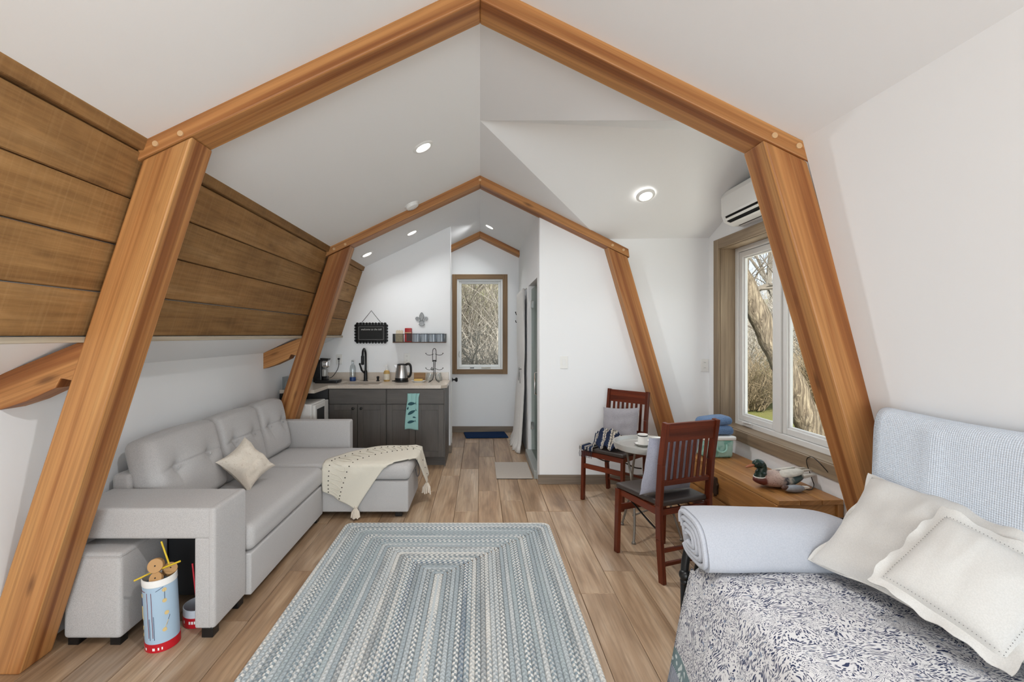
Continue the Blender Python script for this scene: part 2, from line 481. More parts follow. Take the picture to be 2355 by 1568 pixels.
# side wall of the bath with shower opening and curtained doorway
mb = MB(); a, b = 0.585, 0.70
def zc(y): return 2.73
mb.prism([(4.67, -0.1), (4.72, -0.1), (4.72, zc(0)), (4.67, zc(0))], a, b, 'yz')
mb.prism([(4.72, 2.06), (5.58, 2.06), (5.58, zc(0)), (4.72, zc(0))], a, b, 'yz')
mb.prism([(5.58, -0.1), (YB, -0.1), (YB, zc(0)), (5.58, zc(0))], a, b, 'yz')
struct(mb.build('wall_shower', M_wall), 'white side wall with the shower opening along the corridor', 'wall')
# inside of the shower stall
t = NT('shower_tile', 0.3)
bk = t.n('ShaderNodeTexBrick'); t.l(t.coord('Object', (1, 1, 1), rot=(R(90), 0, 0)), bk.inputs[0])
bk.inputs['Color1'].default_value = S(128, 130, 126); bk.inputs['Color2'].default_value = S(112, 114, 110); bk.inputs['Mortar'].default_value = S(160, 160, 156)
bk.inputs['Scale'].default_value = 1.0; bk.inputs['Mortar Size'].default_value = 0.004; bk.inputs['Brick Width'].default_value = 0.3; bk.inputs['Row Height'].default_value = 0.1
t.base(bk.outputs[0])
mb = MB(); mb.box(0.71, 1.70, 5.60, 5.68, 0, 2.32); mb.box(0.71, 1.70, 4.672, 4.70, 0, 2.3); mb.box(1.62, 1.70, 4.70, 5.60, 0, 2.05); mb.box(0.71, 1.62, 4.70, 5.60, 0.005, 0.03)
struct(mb.build('wall_stall', t.m), 'grey tiled inside of the shower stall', 'wall')
mb = MB(); mb.box(0.55, 0.69, 4.70, 5.60, 0, 0.085)
struct(mb.build('trim_1', plain('grey_stone_curb', S(150, 152, 148), 0.35, nz=0.12), bevel=0.006), 'low grey stone curb under the shower door', 'curb')

# ---- end wall of the bath with window opening
BX0, BX1, BZ0, BZ1 = -0.348, 0.342, 0.951, 2.31
mb = MB(); y0, y1 = YB, YB+0.14
mb.box(-2.2, 1.85, y0, y1, -0.1, BZ0); mb.box(-2.2, BX0, y0, y1, BZ0, BZ1); mb.box(BX1, 1.85, y0, y1, BZ0, BZ1); mb.box(-2.2, 1.85, y0, y1, BZ1, 3.05)
struct(mb.build('wall_back', M_wall), 'white end wall with the tall narrow window', 'wall')
# ---- kitchen wall
KY = 5.75
mb = MB()
mb.prism([(-2.09, -0.1), (-0.369, -0.1), (-0.369, 2.86), (-1.47, 2.34), (Lx(1.45)-0.03, 1.45), (-2.09, 1.30)], KY, KY+0.12)
struct(mb.build('wall_kitchen', M_wall, bevel=0.006), 'white kitchen wall behind the sink counter', 'wall')
# ---- unseen gable behind the camera, glazing added as a setting for the fill
mb = MB()
mb.box(-2.2, -1.3, YF-0.14, YF, -0.1, 3.1); mb.box(1.3, 2.2, YF-0.14, YF, -0.1, 3.1); mb.box(-1.3, 1.3, YF-0.14, YF, 2.4, 3.1); mb.box(-1.3, 1.3, YF-0.14, YF, -0.1, 0.2)
struct(mb.build('wall_front', M_wall), 'white gable wall with added glazing, unseen behind the viewer', 'wall')
w3 = struct(thing('added_window', '', ''), 'added wide glazed opening in the unseen gable behind the viewer', 'window'); w3.location = (0, YF-0.07, 0.2)
for xx in (-1.27, -0.02, 1.23):
    MB().box(xx, xx+0.05, -0.03, 0.03, 0, 2.2).build('frame_bar', M_white, w3)
for zz in (0, 2.15): MB().box(-1.27, 1.28, -0.03, 0.03, zz, zz+0.05).build('frame_rail', M_white, w3)
for xx in (-1.22, 0.03): MB().box(xx, xx+1.2, -0.004, 0.004, 0.05, 2.15).build('pane', M_pane, w3)

# ---- baseboards
mb = MB(); mb.box(0.57, 2.255, 4.534, 4.549, 0, 0.092)
struct(mb.build('baseboard_partition', M_basebd, grain=(1,0,0), bevel=0.002, seg=1), 'grey-brown wood baseboard under the partition wall', 'baseboard')
mb = MB(); mb.box(-1.0, 0.58, YB-0.015, YB, 0, 0.092)
struct(mb.build('baseboard_back', M_basebd, grain=(1,0,0), bevel=0.002, seg=1), 'grey-brown wood baseboard below the bath window', 'baseboard')
mb = MB(); mb.box(-0.369, -0.354, KY-0.012, KY+0.135, 0, 0.092); mb.box(-0.395, -0.369, KY-0.014, KY, 0, 0.092)
struct(mb.build('baseboard_kitchen', M_basebd, grain=(0,1,0), bevel=0.002, seg=1), 'short wood baseboard wrapping the kitchen wall end', 'baseboard')

# ---- windows
def casing_x(parent, xf, y0, y1, z0, z1, w, th, mat):      # picture-frame casing on a wall of constant x
    for nm, a in (('casing_board', (y0-w, y0, z0-w, z1+w)), ('casing_board', (y1, y1+w, z0-w, z1+w))):
        MB().box(xf-th, xf, a[0], a[1], a[2], a[3]).build(nm, mat, parent, grain=(0,0,1), bevel=0.002, seg=1)
    for (a, b) in ((z1, z1+w), (z0-w, z0)):
        MB().box(xf-th, xf, y0, y1, a, b).build('casing_board', mat, parent, grain=(0,1,0), bevel=0.002, seg=1)
w1 = struct(thing('window_1', '', ''), 'wide white casement dormer window with weathered wood casing', 'window')
casing_x(w1, DX, WY0, WY1, WZ0, WZ1, 0.09, 0.022, M_greytrim)
XG = DX+0.135
for (a, b) in ((WY0-0.02, WY0+0.004), (WY1-0.004, WY1+0.02)):
    MB().box(DX-0.001, XG+0.09, a, b, WZ0-0.02, WZ1+0.02).build('jamb_board', M_greytrim, w1, grain=(0,0,1))
for (a, b) in ((WZ0-0.02, WZ0+0.004), (WZ1-0.004, WZ1+0.02)):
    MB().box(DX-0.001, XG+0.09, WY0+0.004, WY1-0.004, a, b).build('jamb_board', M_greytrim, w1, grain=(0,1,0))
def bar_frame(parent, name, mat, x0, x1, y0, y1, z0, z1, w, bev=0.004):
    mb = MB(); mb.box(x0, x1, y0, y0+w, z0, z1); mb.box(x0, x1, y1-w, y1, z0, z1); mb.box(x0, x1, y0+w, y1-w, z0, z0+w); mb.box(x0, x1, y0+w, y1-w, z1-w, z1)
    return mb.build(name, mat, parent, bevel=bev)
bar_frame(w1, 'window_frame', M_white, XG, XG+0.08, WY0, WY1, WZ0, WZ1, 0.045)
for ym in (3.711, 3.09): MB().box(XG, XG+0.08, ym-0.039, ym+0.039, WZ0+0.045, WZ1-0.045).build('mullion', M_white, w1, bevel=0.004)
for (a, b) in ((WY0+0.047, 3.05), (3.13, 3.671), (3.751, WY1-0.047)):
    s = bar_frame(w1, 'sash', M_white, XG+0.015, XG+0.065, a, b, WZ0+0.047, WZ1-0.047, 0.05, 0.006)
    bar_frame(s, 'glazing_bead', M_white, XG+0.03, XG+0.055, a+0.05, b-0.05, WZ0+0.097, WZ1-0.097, 0.014, 0.003)
    MB().box(XG+0.04, XG+0.046, a+0.06, b-0.06, WZ0+0.106, WZ1-0.106).build('pane', M_pane, s)
mb = MB(); mb.box(XG-0.012, XG, 4.06, 4.2, WZ0+0.012, WZ0+0.04); mb.bar((XG-0.016, 4.17, WZ0+0.04), (XG-0.024, 4.05, WZ0+0.05), 0.012, 0.01); mb.ell((XG-0.024, 4.045, WZ0+0.05), (0.009, 0.012, 0.009), 8, 6)
mb.build('crank', M_white, w1, bevel=0.002)

w2 = struct(thing('window_2', '', ''), 'tall narrow white casement window with brown wood casing', 'window')
w = 0.072
for (a, b, c, d, g) in ((BX0-w, BX0, BZ0-w, BZ1+w, (0,0,1)), (BX1, BX1+w, BZ0-w, BZ1+w, (0,0,1)), (BX0, BX1, BZ1, BZ1+w, (1,0,0)), (BX0, BX1, BZ0-w, BZ0, (1,0,0))):
    MB().box(a, b, YB-0.022, YB, c, d).build('casing_board', M_casing, w2, grain=g, bevel=0.002, seg=1)
YG = YB+0.06
def fr(name, x0, x1, z0, z1, y0, y1, w, mat=M_white, parent=w2, bev=0.004):
    mb = MB(); mb.box(x0, x0+w, y0, y1, z0, z1); mb.box(x1-w, x1, y0, y1, z0, z1); mb.box(x0+w, x1-w, y0, y1, z0, z0+w); mb.box(x0+w, x1-w, y0, y1, z1-w, z1)
    return mb.build(name, mat, parent, bevel=bev)
fr('window_frame', BX0, BX1, BZ0, BZ1, YB+0.01, YG+0.06, 0.03)
s2 = fr('sash', BX0+0.031, BX1-0.031, BZ0+0.031, BZ1-0.031, YG-0.01, YG+0.035, 0.034)
MB().box(BX0+0.064, BX1-0.064, YG+0.01, YG+0.016, BZ0+0.064, BZ1-0.064).build('pane', M_pane, s2)
mb = MB(); mb.bar((-0.15, YB-0.006, BZ0+0.02), (-0.09, YB-0.012, BZ0+0.022), 0.012, 0.012); mb.build('crank', M_black, w2)
mb = MB(); mb.box(0.02, 0.16, YB+0.0, YB+0.012, BZ0+0.014, BZ0+0.026); mb.build('crank_cover', plain('tan_plastic', S(170, 158, 138), 0.5), w2)
mb = MB(); mb.tube([(BX0+0.035, YB+0.01, BZ0+0.18), (BX0+0.028, YB-0.002, BZ0+0.22), (BX0+0.035, YB+0.01, BZ0+0.27)], 0.007, 6); mb.build('latch', M_greymetal, w2)

# ---- white door folded open behind the kitchen wall
d1 = struct(thing('door_1', '', '', (-1.16, KY+0.150, 0.01)), 'white door folded back behind the kitchen wall end, dark knob', 'door')
MB().box(0, 0.80, 0, 0.038, 0, 2.03).build('slab', M_white, d1, bevel=0.003)
Mk = Matrix.Rotation(R(-90), 3, 'X')
mb = MB(); mb.lathe([(0.026, 0), (0.026, 0.006), (0.011, 0.012), (0.011, 0.035), (0.027, 0.048), (0.029, 0.062), (0.02, 0.072), (0.0, 0.073)], 16, (0.80, 0.02, 0.885), Matrix.Rotation(R(90), 3, 'Y'), cap=False)
mb.build('knob', M_black, d1, smooth=True)

# ================================================================ TIMBER FRAMES
def bent(y0, label, posts=True, brace=True):
    t = thing('timber_frame', label, 'timber frame', (0, y0, 0), 0, 'honey timber roof frames')
    y1 = BD
    h = 0.082
    # rafters: upper edge buried in the plaster, tenoned at the ridge
    lx0 = -1.47 if posts else -1.44
    b = MB(); b.prism([(0, 3.02), (lx0, 3.02+SL*lx0), (lx0-0.02, 3.0+SL*lx0-h), (0, 3.0-h)], 0, y1)
    b.build('rafter', M_timber, t, grain=(1, 0, SL), bevel=0.006)
    rx1 = 1.425 if posts else 0.58
    b = MB(); b.prism([(0, 3.02), (0, 3.0-h), (rx1+0.01, 3.0-SR*rx1-h), (rx1, 3.02-SR*rx1-0.02)], 0, y1)
    b.build('rafter', M_timber, t, grain=(1, 0, -SR), bevel=0.006)
    if posts:
        zt = lambda x: 3.0+SL*x-h+0.002
        xo, xi = -1.458, -1.245
        b = MB(); b.prism([(xo, zt(xo)), (xo-0.327*zt(xo), 0), (xi-0.321*zt(xi), 0), (xi, zt(xi))], 0.0005, y1-0.0005)
        b.build('post', M_timber, t, grain=(-0.31, 0, -0.95), bevel=0.008)
        zt2 = lambda x: 3.0-SR*x-h+0.002
        xo, xi = 1.414, 1.226
        b = MB(); b.prism([(xi, zt2(xi)), (xi+0.289*zt2(xi), 0), (xo+0.285*zt2(xo), 0), (xo, zt2(xo))], 0.0005, y1-0.0005)
        b.build('post', M_timber, t, grain=(0.28, 0, -0.95), bevel=0.008)
        b = MB(); b.prism([(-1.70, 1.436), (-1.744, 1.436), (-1.90, 1.372), (-2.11, 1.286), (-2.11, 1.135), (-1.97, 1.18), (-1.855, 1.233), (-1.838, 1.24), (-1.815, 1.282), (-1.763, 1.271)], 0.004, 0.125)
        b.build('brace', M_timber, t, grain=(0.93, 0, 0.36), bevel=0.005)
        pegs = [(-1.292, 2.338), (-1.40, 2.294), (1.27, 2.33), (1.375, 2.285), (0.0, 2.955)]
        for (px, pz) in pegs:
            b = MB(); b.lathe([(0.0125, -0.006), (0.0125, 0.02)], 14, (px, 0, pz), Matrix.Rotation(R(-90), 3, 'X'))
            b.build('peg', plain('peg_end_grain', S(204, 166, 122), 0.6), t)
    return t
bent(B1, 'nearest and largest honey-brown timber frame, crossing the foreground')
bent(B2, 'middle honey-brown timber frame between sofa end and bistro chairs')
bent(B3, 'farthest small timber rafter pair above the narrow end window', posts=False)
# ================================================================ CEILING FIXTURES
def recessed(loc, nrm, label, watts):
    t = thing('recessed_light', label, 'ceiling light', loc, 0, 'round recessed ceiling lights')
    q = Vector(nrm).to_track_quat('Z', 'Y'); t.rotation_euler = q.to_euler()
    b = MB(); b.lathe([(0.052, 0.004), (0.056, 0.009), (0.068, 0.008), (0.078, 0.0), (0.078, -0.01)], 28, cap=False); b.build('trim_ring', M_white, t, smooth=True)
    b = MB(); b.lathe([(0.0, 0.003), (0.053, 0.004)], 28, cap=False); b.build('lens', M_lens, t)
    d = bpy.data.lights.new('lamp', 'AREA'); d.shape = 'DISK'; d.size = 0.10; d.spread = R(135); d.energy = watts; d.color = (0.98, 0.99, 1.0)
    o = bpy.data.objects.new('lamp', d); C.objects.link(o); o.parent = t; o.location = (0, 0, 0.016); o.rotation_euler = (PI, 0, 0)
nl = (SL, 0, -1); nr = (-SR, 0, -1); nd = (0.05, -0.46, -1)
recessed((-0.406, 3.28, 3.0-SL*0.406), nl, 'lit recessed ceiling light on the left slope above the sofa', 11)
recessed((1.412, 3.93, 2.655), nd, 'lit recessed ceiling light in the dormer slope beside the wall air unit', 3.5)
recessed((-0.775, 5.23, 3.0-SL*0.775), nl, 'lit recessed ceiling light over the sink, nearer the ridge', 2.2)
recessed((-1.286, 5.24, 3.0-SL*1.286), nl, 'lit recessed ceiling light over the counter, close to the wall boards', 2.2)
recessed((0.13, 6.24, 3.0-SR*0.13), nr, 'lit recessed ceiling light above the end window corridor', 4.5)

recessed((-0.42, 0.80, 3.0-SL*0.42), nl, 'added unseen recessed ceiling light on the left slope before the nearest frame', 3)  # added lamp out of view, brightens the near floor and furniture
recessed((0.42, 0.80, 3.0-SR*0.42), nr, 'added unseen recessed ceiling light on the right slope before the nearest frame', 13)  # second added lamp out of view, brightens the sofa side

sd = thing('smoke_detector', 'round white smoke detector on the left ceiling slope', 'smoke detector', (-0.644, 4.33, 3.0-SL*0.644))
sd.rotation_euler = Vector(nl).to_track_quat('Z', 'Y').to_euler()
b = MB(); b.lathe([(0.066, -0.01), (0.066, 0.012), (0.058, 0.03), (0.04, 0.038), (0.0, 0.039)], 26, cap=False); b.build('body', M_white, sd, smooth=True)
b = MB(); b.lathe([(0.070, -0.01), (0.070, 0.006), (0.064, 0.008)], 26, cap=False); b.build('base_ring', M_white, sd, smooth=True)
b = MB(); b.lathe([(0.006, 0.036), (0.006, 0.041), (0.0, 0.041)], 10, (0.025, -0.02, 0), cap=False); b.build('test_button', plain('grey_plastic', S(150, 150, 148), 0.4), sd)

# ================================================================ AIR CONDITIONER
ac = thing('air_conditioner', 'white wall-mounted air conditioner above the dormer window', 'air conditioner', (DX, 3.10, 2.395))
prof = [(0, 0), (-0.10, 0.0), (-0.175, 0.035), (-0.196, 0.09), (-0.20, 0.24), (-0.185, 0.285), (-0.15, 0.30), (0, 0.30)]
b = MB(); b.prism(prof, 0, 0.85); b.build('body', M_white, ac, bevel=0.012, seg=3)
b = MB(); b.prism([(-0.070, -0.003), (-0.172, 0.030), (-0.199, 0.092), (-0.190, 0.10), (-0.16, 0.04), (-0.06, 0.01)], 0.06, 0.79); b.build('air_outlet', M_dark, ac)
for (x0, z0, x1, z1) in ((-0.205, 0.078, -0.190, 0.088), (-0.189, 0.043, -0.196, 0.062), (-0.150, 0.012, -0.170, 0.020)):
    b = MB(); b.bar((x0, 0.07, z0), (x0, 0.78, z0), 0.022, 0.006, (x1-x0+0.02, 0, z1-z0)); b.build('louvre', M_white, ac, bevel=0.002)

# ================================================================ SOFA
sofa = thing('sectional_sofa', 'grey fabric sectional sofa with chaise and open storage arm', 'sofa', (-1.65, 3.3, 0))
def W(mb): 
    ox, oy = -1.65, 3.3
    mb.v = [(x-ox, y-oy, z) for x, y, z in mb.v]; return mb
def sofa_part(name, c, size, r=0.03, div=(5, 5, 5), disp=None, parent=sofa, mat=None):
    b = MB(); b.rbox(c, size, r, div, disp); return W(b).build(name, mat or M_sofa, parent, smooth=True, angle=60)
def cz(x0, x1, y0, y1, z0, z1): return ((x0+x1)/2, (y0+y1)/2, (z0+z1)/2), (x1-x0, y1-y0, z1-z0)
# near arm: a bridge with an open bay below
c, s = cz(-2.02, -1.302, 2.235, 2.535, 0.478, 0.628); sofa_part('arm_top', c, s, 0.014)
c, s = cz(-1.386, -1.302, 2.235, 2.535, 0.045, 0.484); sofa_part('arm_leg', c, s, 0.010)
c, s = cz(-1.325, -1.285, 2.2335, 2.5365, 0.045, 0.6295); sofa_part('arm_side_panel', c, s, 0.016)
c, s = cz(-2.02, -1.94, 2.235, 2.535, 0.045, 0.484); sofa_part('arm_leg', c, s, 0.012)
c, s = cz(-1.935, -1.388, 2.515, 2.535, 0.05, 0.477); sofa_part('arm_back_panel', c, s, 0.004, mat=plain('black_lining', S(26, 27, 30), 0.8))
# main seat
c, s = cz(-1.99, -1.262, 2.54, 3.70, 0.035, 0.265); sofa_part('base', c, s, 0.010)
def puff(h, a):
    def f(q, p):
        if p.z > 0: q.z += a*max(0, 1-(2*p.x/h[0])**2)*max(0, 1-(2*p.y/h[1])**2)
        return q
    return f
c, s = cz(-1.99, -1.255, 2.542, 3.70, 0.268, 0.415); sofa_part('seat_cushion', c, s, 0.045, (8, 10, 4), puff(s, 0.014))
# chaise
c, s = cz(-1.99, -0.578, 3.705, 4.30, 0.045, 0.295); sofa_part('chaise_base', c, s, 0.012)
c, s = cz(-1.99, -0.56, 3.695, 4.298, 0.298, 0.425); sofa_part('chaise_cushion', c, s, 0.05, (12, 8, 4), puff(s, 0.012))
# pull loop at the foot of the chaise
b = MB(); b.tube(smooth_path([(-0.57, 4.02, 0.40), (-0.535, 4.02, 0.33), (-0.53, 4.02, 0.26), (-0.55, 4.02, 0.24), (-0.562, 4.02, 0.30)], 5), 0.012, 6, flat=0.3)
W(b).build('pull_loop', plain('grey_webbing', S(110, 108, 112), 0.9), sofa)
# far arm
c, s = cz(-2.02, -1.215, 4.302, 4.412, 0.05, 0.668); sofa_part('far_arm', c, s, 0.016)
# back
c, s = cz(-2.035, -1.93, 2.54, 4.30, 0.05, 0.70); sofa_part('back_frame', c, s, 0.025)
def tuft(sx, sy):
    def f(q, p):
        # local: x = thickness (front +x), y = width, z = height
        if p.x > 0:
            e = max(0, 1-(2*p.y/sx)**2)**0.6*max(0, 1-(2*p.z/sy)**2)**0.5
            d = 0.045*e
            for by in (-0.24*sx, 0.24*sx):
                r2 = ((p.y-by)/0.07)**2+((p.z-0.02)/0.07)**2
                d -= 0.030*math.exp(-r2)+0.022*math.exp(-r2*9)
            d -= 0.013*math.exp(-((p.z-0.02)/0.010)**2)*e
            for by in (-0.24*sx, 0.24*sx):
                if p.z < 0.02: d -= 0.008*math.exp(-((p.y-by)/0.010)**2)*e*max(0,1-abs(p.z)/0.12)
            q.x += d
        if p.z > 0: q.z += 0.018*max(0, 1-(2*p.y/sx)**2)
        return q
    return f
for (ya, yb) in ((2.555, 3.215), (3.222, 3.80), (3.807, 4.296)):
    wy = yb-ya; hz = 0.47
    b = MB(); b.rbox((0, 0, 0), (0.16, wy, hz), 0.05, (3, 66, 50), tuft(wy, hz), Matrix.Rotation(R(-13), 3, 'Y'))
    o = b.build('back_cushion', M_sofa, sofa, smooth=True, angle=80); o.location = (-1.875+1.65, (ya+yb)/2-3.3, 0.645)
    for by in (-0.24*wy, 0.24*wy):
        bb = MB(); bb.ell((0.096, by, 0.045), (0.006, 0.011, 0.011), 10, 6); bb.build('button', M_sofa, o, smooth=True)
for (x, y) in ((-1.325, 2.265), (-1.325, 2.50), (-1.98, 2.265), (-1.30, 3.62), (-1.95, 4.25), (-0.66, 3.76), (-0.66, 4.23), (-1.95, 2.6)):
    b = MB(); b.box(x-0.028, x+0.028, y-0.028, y+0.028, 0.0, 0.05); W(b).build('foot', M_blackpl, sofa, bevel=0.004)
# ottoman stored in the arm bay
ot = thing('ottoman', 'grey fabric cube ottoman tucked under the sofa arm', 'ottoman', (-1.83, 2.34, 0))
b = MB(); b.rbox((0, 0, 0.2375), (0.275, 0.34, 0.405), 0.022, (4, 4, 4), puff((0.275, 0.34), 0.006)); b.build('body', M_sofa, ot, smooth=True, angle=60)
b = MB(); b.tube([(-0.134, -0.171, 0.425), (0.134, -0.171, 0.425), (0.1385, -0.166, 0.425), (0.1385, 0.166, 0.425), (0.134, 0.171, 0.425), (-0.134, 0.171, 0.425)], 0.003, 5); b.build('piping', M_sofa, ot)
for (x, y) in ((-0.1, -0.13), (0.1, -0.13), (-0.1, 0.13), (0.1, 0.13)):
    b = MB(); b.box(x-0.024, x+0.024, y-0.024, y+0.024, 0.0, 0.037); b.build('foot', M_blackpl, ot)

# ---------------------------------------------------------------- pillows
def pillow_mesh(w, h, t, pinch=0.09, n=26, flange=0.0, seed=0, wr=0.012, scallop=0.0):
    b = MB()
    def f(side):
        def g(u, v):
            x, y = 2*u-1, 2*v-1
            k = max(0, (1-x**4))*max(0, (1-y**4))
            z = side*t/2*(k**0.55)*(0.75+0.25*(1-(x*x+y*y)/2))
            px = x*w/2*(1-pinch*(1-y*y)); py = y*h/2*(1-pinch*(1-x*x))
            nz = mnoise.noise(Vector((x*2.2+seed, y*2.2, side*3+seed)))*wr*k**0.3
            nz += mnoise.noise(Vector((x*6+seed, y*1.5, 7*side)))*wr*0.4*k**0.5
            return Vector((px, py, z+nz))
        return g
    b.grid(n, n, f(1)); b.grid(n, n, lambda u, v: f(-1)(1-u, v))
    if flange:
        ring = []
        m = 4*n
        def edge(a):
            a = (a % 1)*4; k = int(a); r = a-k
            x, y = [(-1+2*r, -1), (1, -1+2*r), (1-2*r, 1), (-1, 1-2*r)][k]
            return Vector((x*w/2*(1-pinch*(1-y*y)), y*h/2*(1-pinch*(1-x*x)), 0))
        def fl(u, v):
            p = edge(u); d = p.normalized()
            ex = flange*(1+scallop*math.sin(u*2*PI*20))
            wv = 0.012*math.sin(u*2*PI*9+seed)*v
            corner = (abs(p.x)/(w/2))*(abs(p.y)/(h/2))
            return p*0.97+d*ex*v*(1+0.25*corner)+Vector((0, 0, wv))
        b.grid(m, 3, lambda u, v: fl(u, v)+Vector((0, 0, 0.0015)), closed_u=True)
        b.grid(m, 3, lambda u, v: fl(1-u, v)-Vector((0, 0, 0.0015)), closed_u=True)
    return b
def pillow(name, label, cat, mat, M, group=None, **kw):
    b = pillow_mesh(**kw); o = b.build(name, mat, None, smooth=True, angle=180); o.matrix_world = M
    return tag(o, label, cat, group)
t = NT('ivory_swirl_print', 0.85, 0, 0.2)
co = t.coord('Object', (1,1,1)); d = t.noise(co, 9, 2, 0.5, 2.2)
sw = t.math('SINE', t.math('MULTIPLY', d, 60)); k = t.ramp(sw, [(0.0, (0,0,0,1)), (0.9, (0,0,0,1)), (1.0, (1,1,1,1))])
t.base(t.mix(t.math('MULTIPLY', k, 0.55), S(222, 212, 198), S(186, 168, 148)))
pillow('throw_pillow', 'small ivory throw pillow with a swirling print on the sofa seat', 'pillow', t.m, frame((-1.62, 3.20, 0.575), (0.71, -0.42, 0.56), (0.07, 0.287, 0.124)), w=0.30, h=0.29, t=0.14, pinch=0.15, seed=2, wr=0.022)

# ---------------------------------------------------------------- throw blanket on the chaise
zt, yf, xe = 0.447, 3.690, -0.556
def drape(x, y):
    z = zt; px, py = x, y
    if y < yf: py = yf-0.012; z -= (yf-y)
    if x > xe:
        px = xe+0.016+0.25*(x-xe); z = min(z, zt)-0.95*(x-xe)
    # round the edges
    if abs(y-yf) < 0.03: z -= 0.010; py -= 0.002
    if abs(x-xe) < 0.03: z -= 0.010
    return Vector((px, py, max(0.02, z)))
fe = smooth_path([(-0.986, 3.32, 0), (-0.90, 3.46, 0), (-0.743, 3.68, 0), (-0.60, 3.80, 0), (-0.50, 3.93, 0), (-0.265, 4.06, 0)], 8)
be = smooth_path([(-1.247, 3.47, 0), (-1.255, 3.62, 0), (-1.235, 3.85, 0), (-1.00, 4.18, 0), (-0.70, 4.275, 0), (-0.30, 4.285, 0)], 8)
def along(path, u):
    a = u*(len(path)-1); i = min(len(path)-2, int(a)); return path[i].lerp(path[i+1], a-i)
def throw_pt(u, v, lift=0.0):
    p = along(fe, u).lerp(along(be, u), v)
    q = drape(p.x, p.y)
    n = mnoise.noise(Vector((p.x*5, p.y*5, 0)))
    q.z += 0.006*n if q.z > 0.4 else 0
    if q.z < 0.4: q.y += -0.006*(1+math.sin(u*9+v*14)); q.x += 0.006*math.sin(v*11)
    q.z += lift if q.z > 0.4 else 0
    if q.z <= 0.4: q.y -= lift; q.x += lift*0.5
    return q
t = NT('cream_throw_weave', 0.95, 0, 0.1)
wv = t.noise(t.coord('Object'), 500, 2)
t.base(t.mix(wv, S(206, 198, 182), S(232, 226, 212))); t.bump(wv, 0.3, 0.002)
M_throw = t.m
tb = thing('throw_blanket', 'cream knotted throw blanket with tassels draped over the chaise', 'blanket', (0, 0, 0))
b = MB(); b.grid(54, 30, throw_pt); b.build('cloth', M_throw, tb, smooth=True, angle=180, solid=0.008)
b = MB()
for row in (0.52, 0.86):
    for i in range(24):
        u = 0.03+0.94*i/23; p = throw_pt(u, row, 0.006); b.ell(p, (0.0055, 0.0055, 0.0045), 6, 4)
o = b.build('dark_knots', plain('dark_knot_yarn', S(52, 46, 40), 0.9), tb, smooth=True); o['kind'] = 'stuff'
b = MB()
for i in range(12):
    u0 = 0.02+i*0.08; u1 = u0+0.045
    pts = [throw_pt(u0, 0.82, 0.007), throw_pt(u0+0.004, 0.7, 0.007), throw_pt(u0+0.01, 0.60, 0.007), throw_pt((u0+u1)/2, 0.565, 0.007), throw_pt(u1-0.01, 0.60, 0.007), throw_pt(u1-0.004, 0.7, 0.007), throw_pt(u1, 0.82, 0.007)]
    b.tube(smooth_path(pts, 3), 0.0035, 5)
o = b.build('raised_loops', M_throw, tb, smooth=True); o['kind'] = 'stuff'
def tassel(top, length, spread, n=16):
    b = MB(); random.seed(int(top[0]*-1000)); top = Vector(top)
    b.ell(top, (0.011, 0.011, 0.014), 8, 6)
    for i in range(n):
        a = 2*PI*i/n; e = top+Vector((math.cos(a)*spread*random.uniform(0.5, 1), math.sin(a)*spread*0.6, -length*random.uniform(0.85, 1)))
        m_ = top.lerp(e, 0.5)+Vector((math.cos(a)*spread*0.3, 0, 0))
        b.tube([top, m_, e], [0.005, 0.007, 0.006], 5)
    b.build('tassel', plain('ivory_tassel_yarn', S(216, 204, 188), 0.95), tb, smooth=True)
tassel((-0.99, 3.665, 0.10), 0.092, 0.035); tassel((-0.47, 4.08, 0.175), 0.11, 0.045)

# ================================================================ BRAIDED RUG
rug = thing('braided_rug', 'blue, grey and cream braided rectangular rug in front of the sofa', 'rug', (-0.252, 2.37, 0))
t = NT('braid_yarn', 0.95, 0, 0.1)
uvn = t.n('ShaderNodeUVMap'); sx = t.n('ShaderNodeSeparateXYZ'); t.l(uvn.outputs[0], sx.inputs[0])
u, v = sx.outputs[0], sx.outputs[1]
oi = t.n('ShaderNodeObjectInfo')
tri = t.math('ABSOLUTE', t.math('SUBTRACT', v, 0.5))
ph = t.math('ADD', t.math('MULTIPLY', u, 2*PI/0.021), t.math('MULTIPLY', tri, 7.0))
wv = t.math('SINE', ph)
side = t.math('GREATER_THAN', t.math('SINE', t.math('ADD', t.math('MULTIPLY', u, 2*PI/0.034), t.math('MULTIPLY', t.math('GREATER_THAN', v, 0.5), PI))), 0.0)
nz = t.noise(t.coord('Object', (1,1,1), 20), 2.3, 2)
amt = t.math('MULTIPLY', side, t.ramp(nz, [(0.35, (0.25,0.25,0.25,1)), (0.6, (1,1,1,1))]))
fib = t.noise(t.coord('Object'), 300, 2)
bw = t.n('ShaderNodeRGBToBW'); t.l(oi.outputs['Color'], bw.inputs[0])
alt = t.mix(t.math('GREATER_THAN', bw.outputs[0], 0.42), S(246, 244, 238), S(160, 169, 174))
colr = t.mix(t.math('MULTIPLY', amt, 0.9), oi.outputs['Color'], alt)
colr = t.mix(t.math('MULTIPLY', fib, 0.25), colr, S(140, 148, 152))
t.base(colr); t.bump(t.math('ADD', t.math('MULTIPLY', wv, 0.5), fib), 0.7, 0.004)
M_braid = t.m
pal = [S(142,154,161), S(176,186,190), S(232,229,222), S(148,162,169), S(198,205,207), S(152,157,159), S(118,133,147), S(222,223,220), S(182,193,195), S(142,152,157), S(212,215,214)]
random.seed(12)
hw, hl, pit = 0.788, 1.22, 0.0254
nring = 31
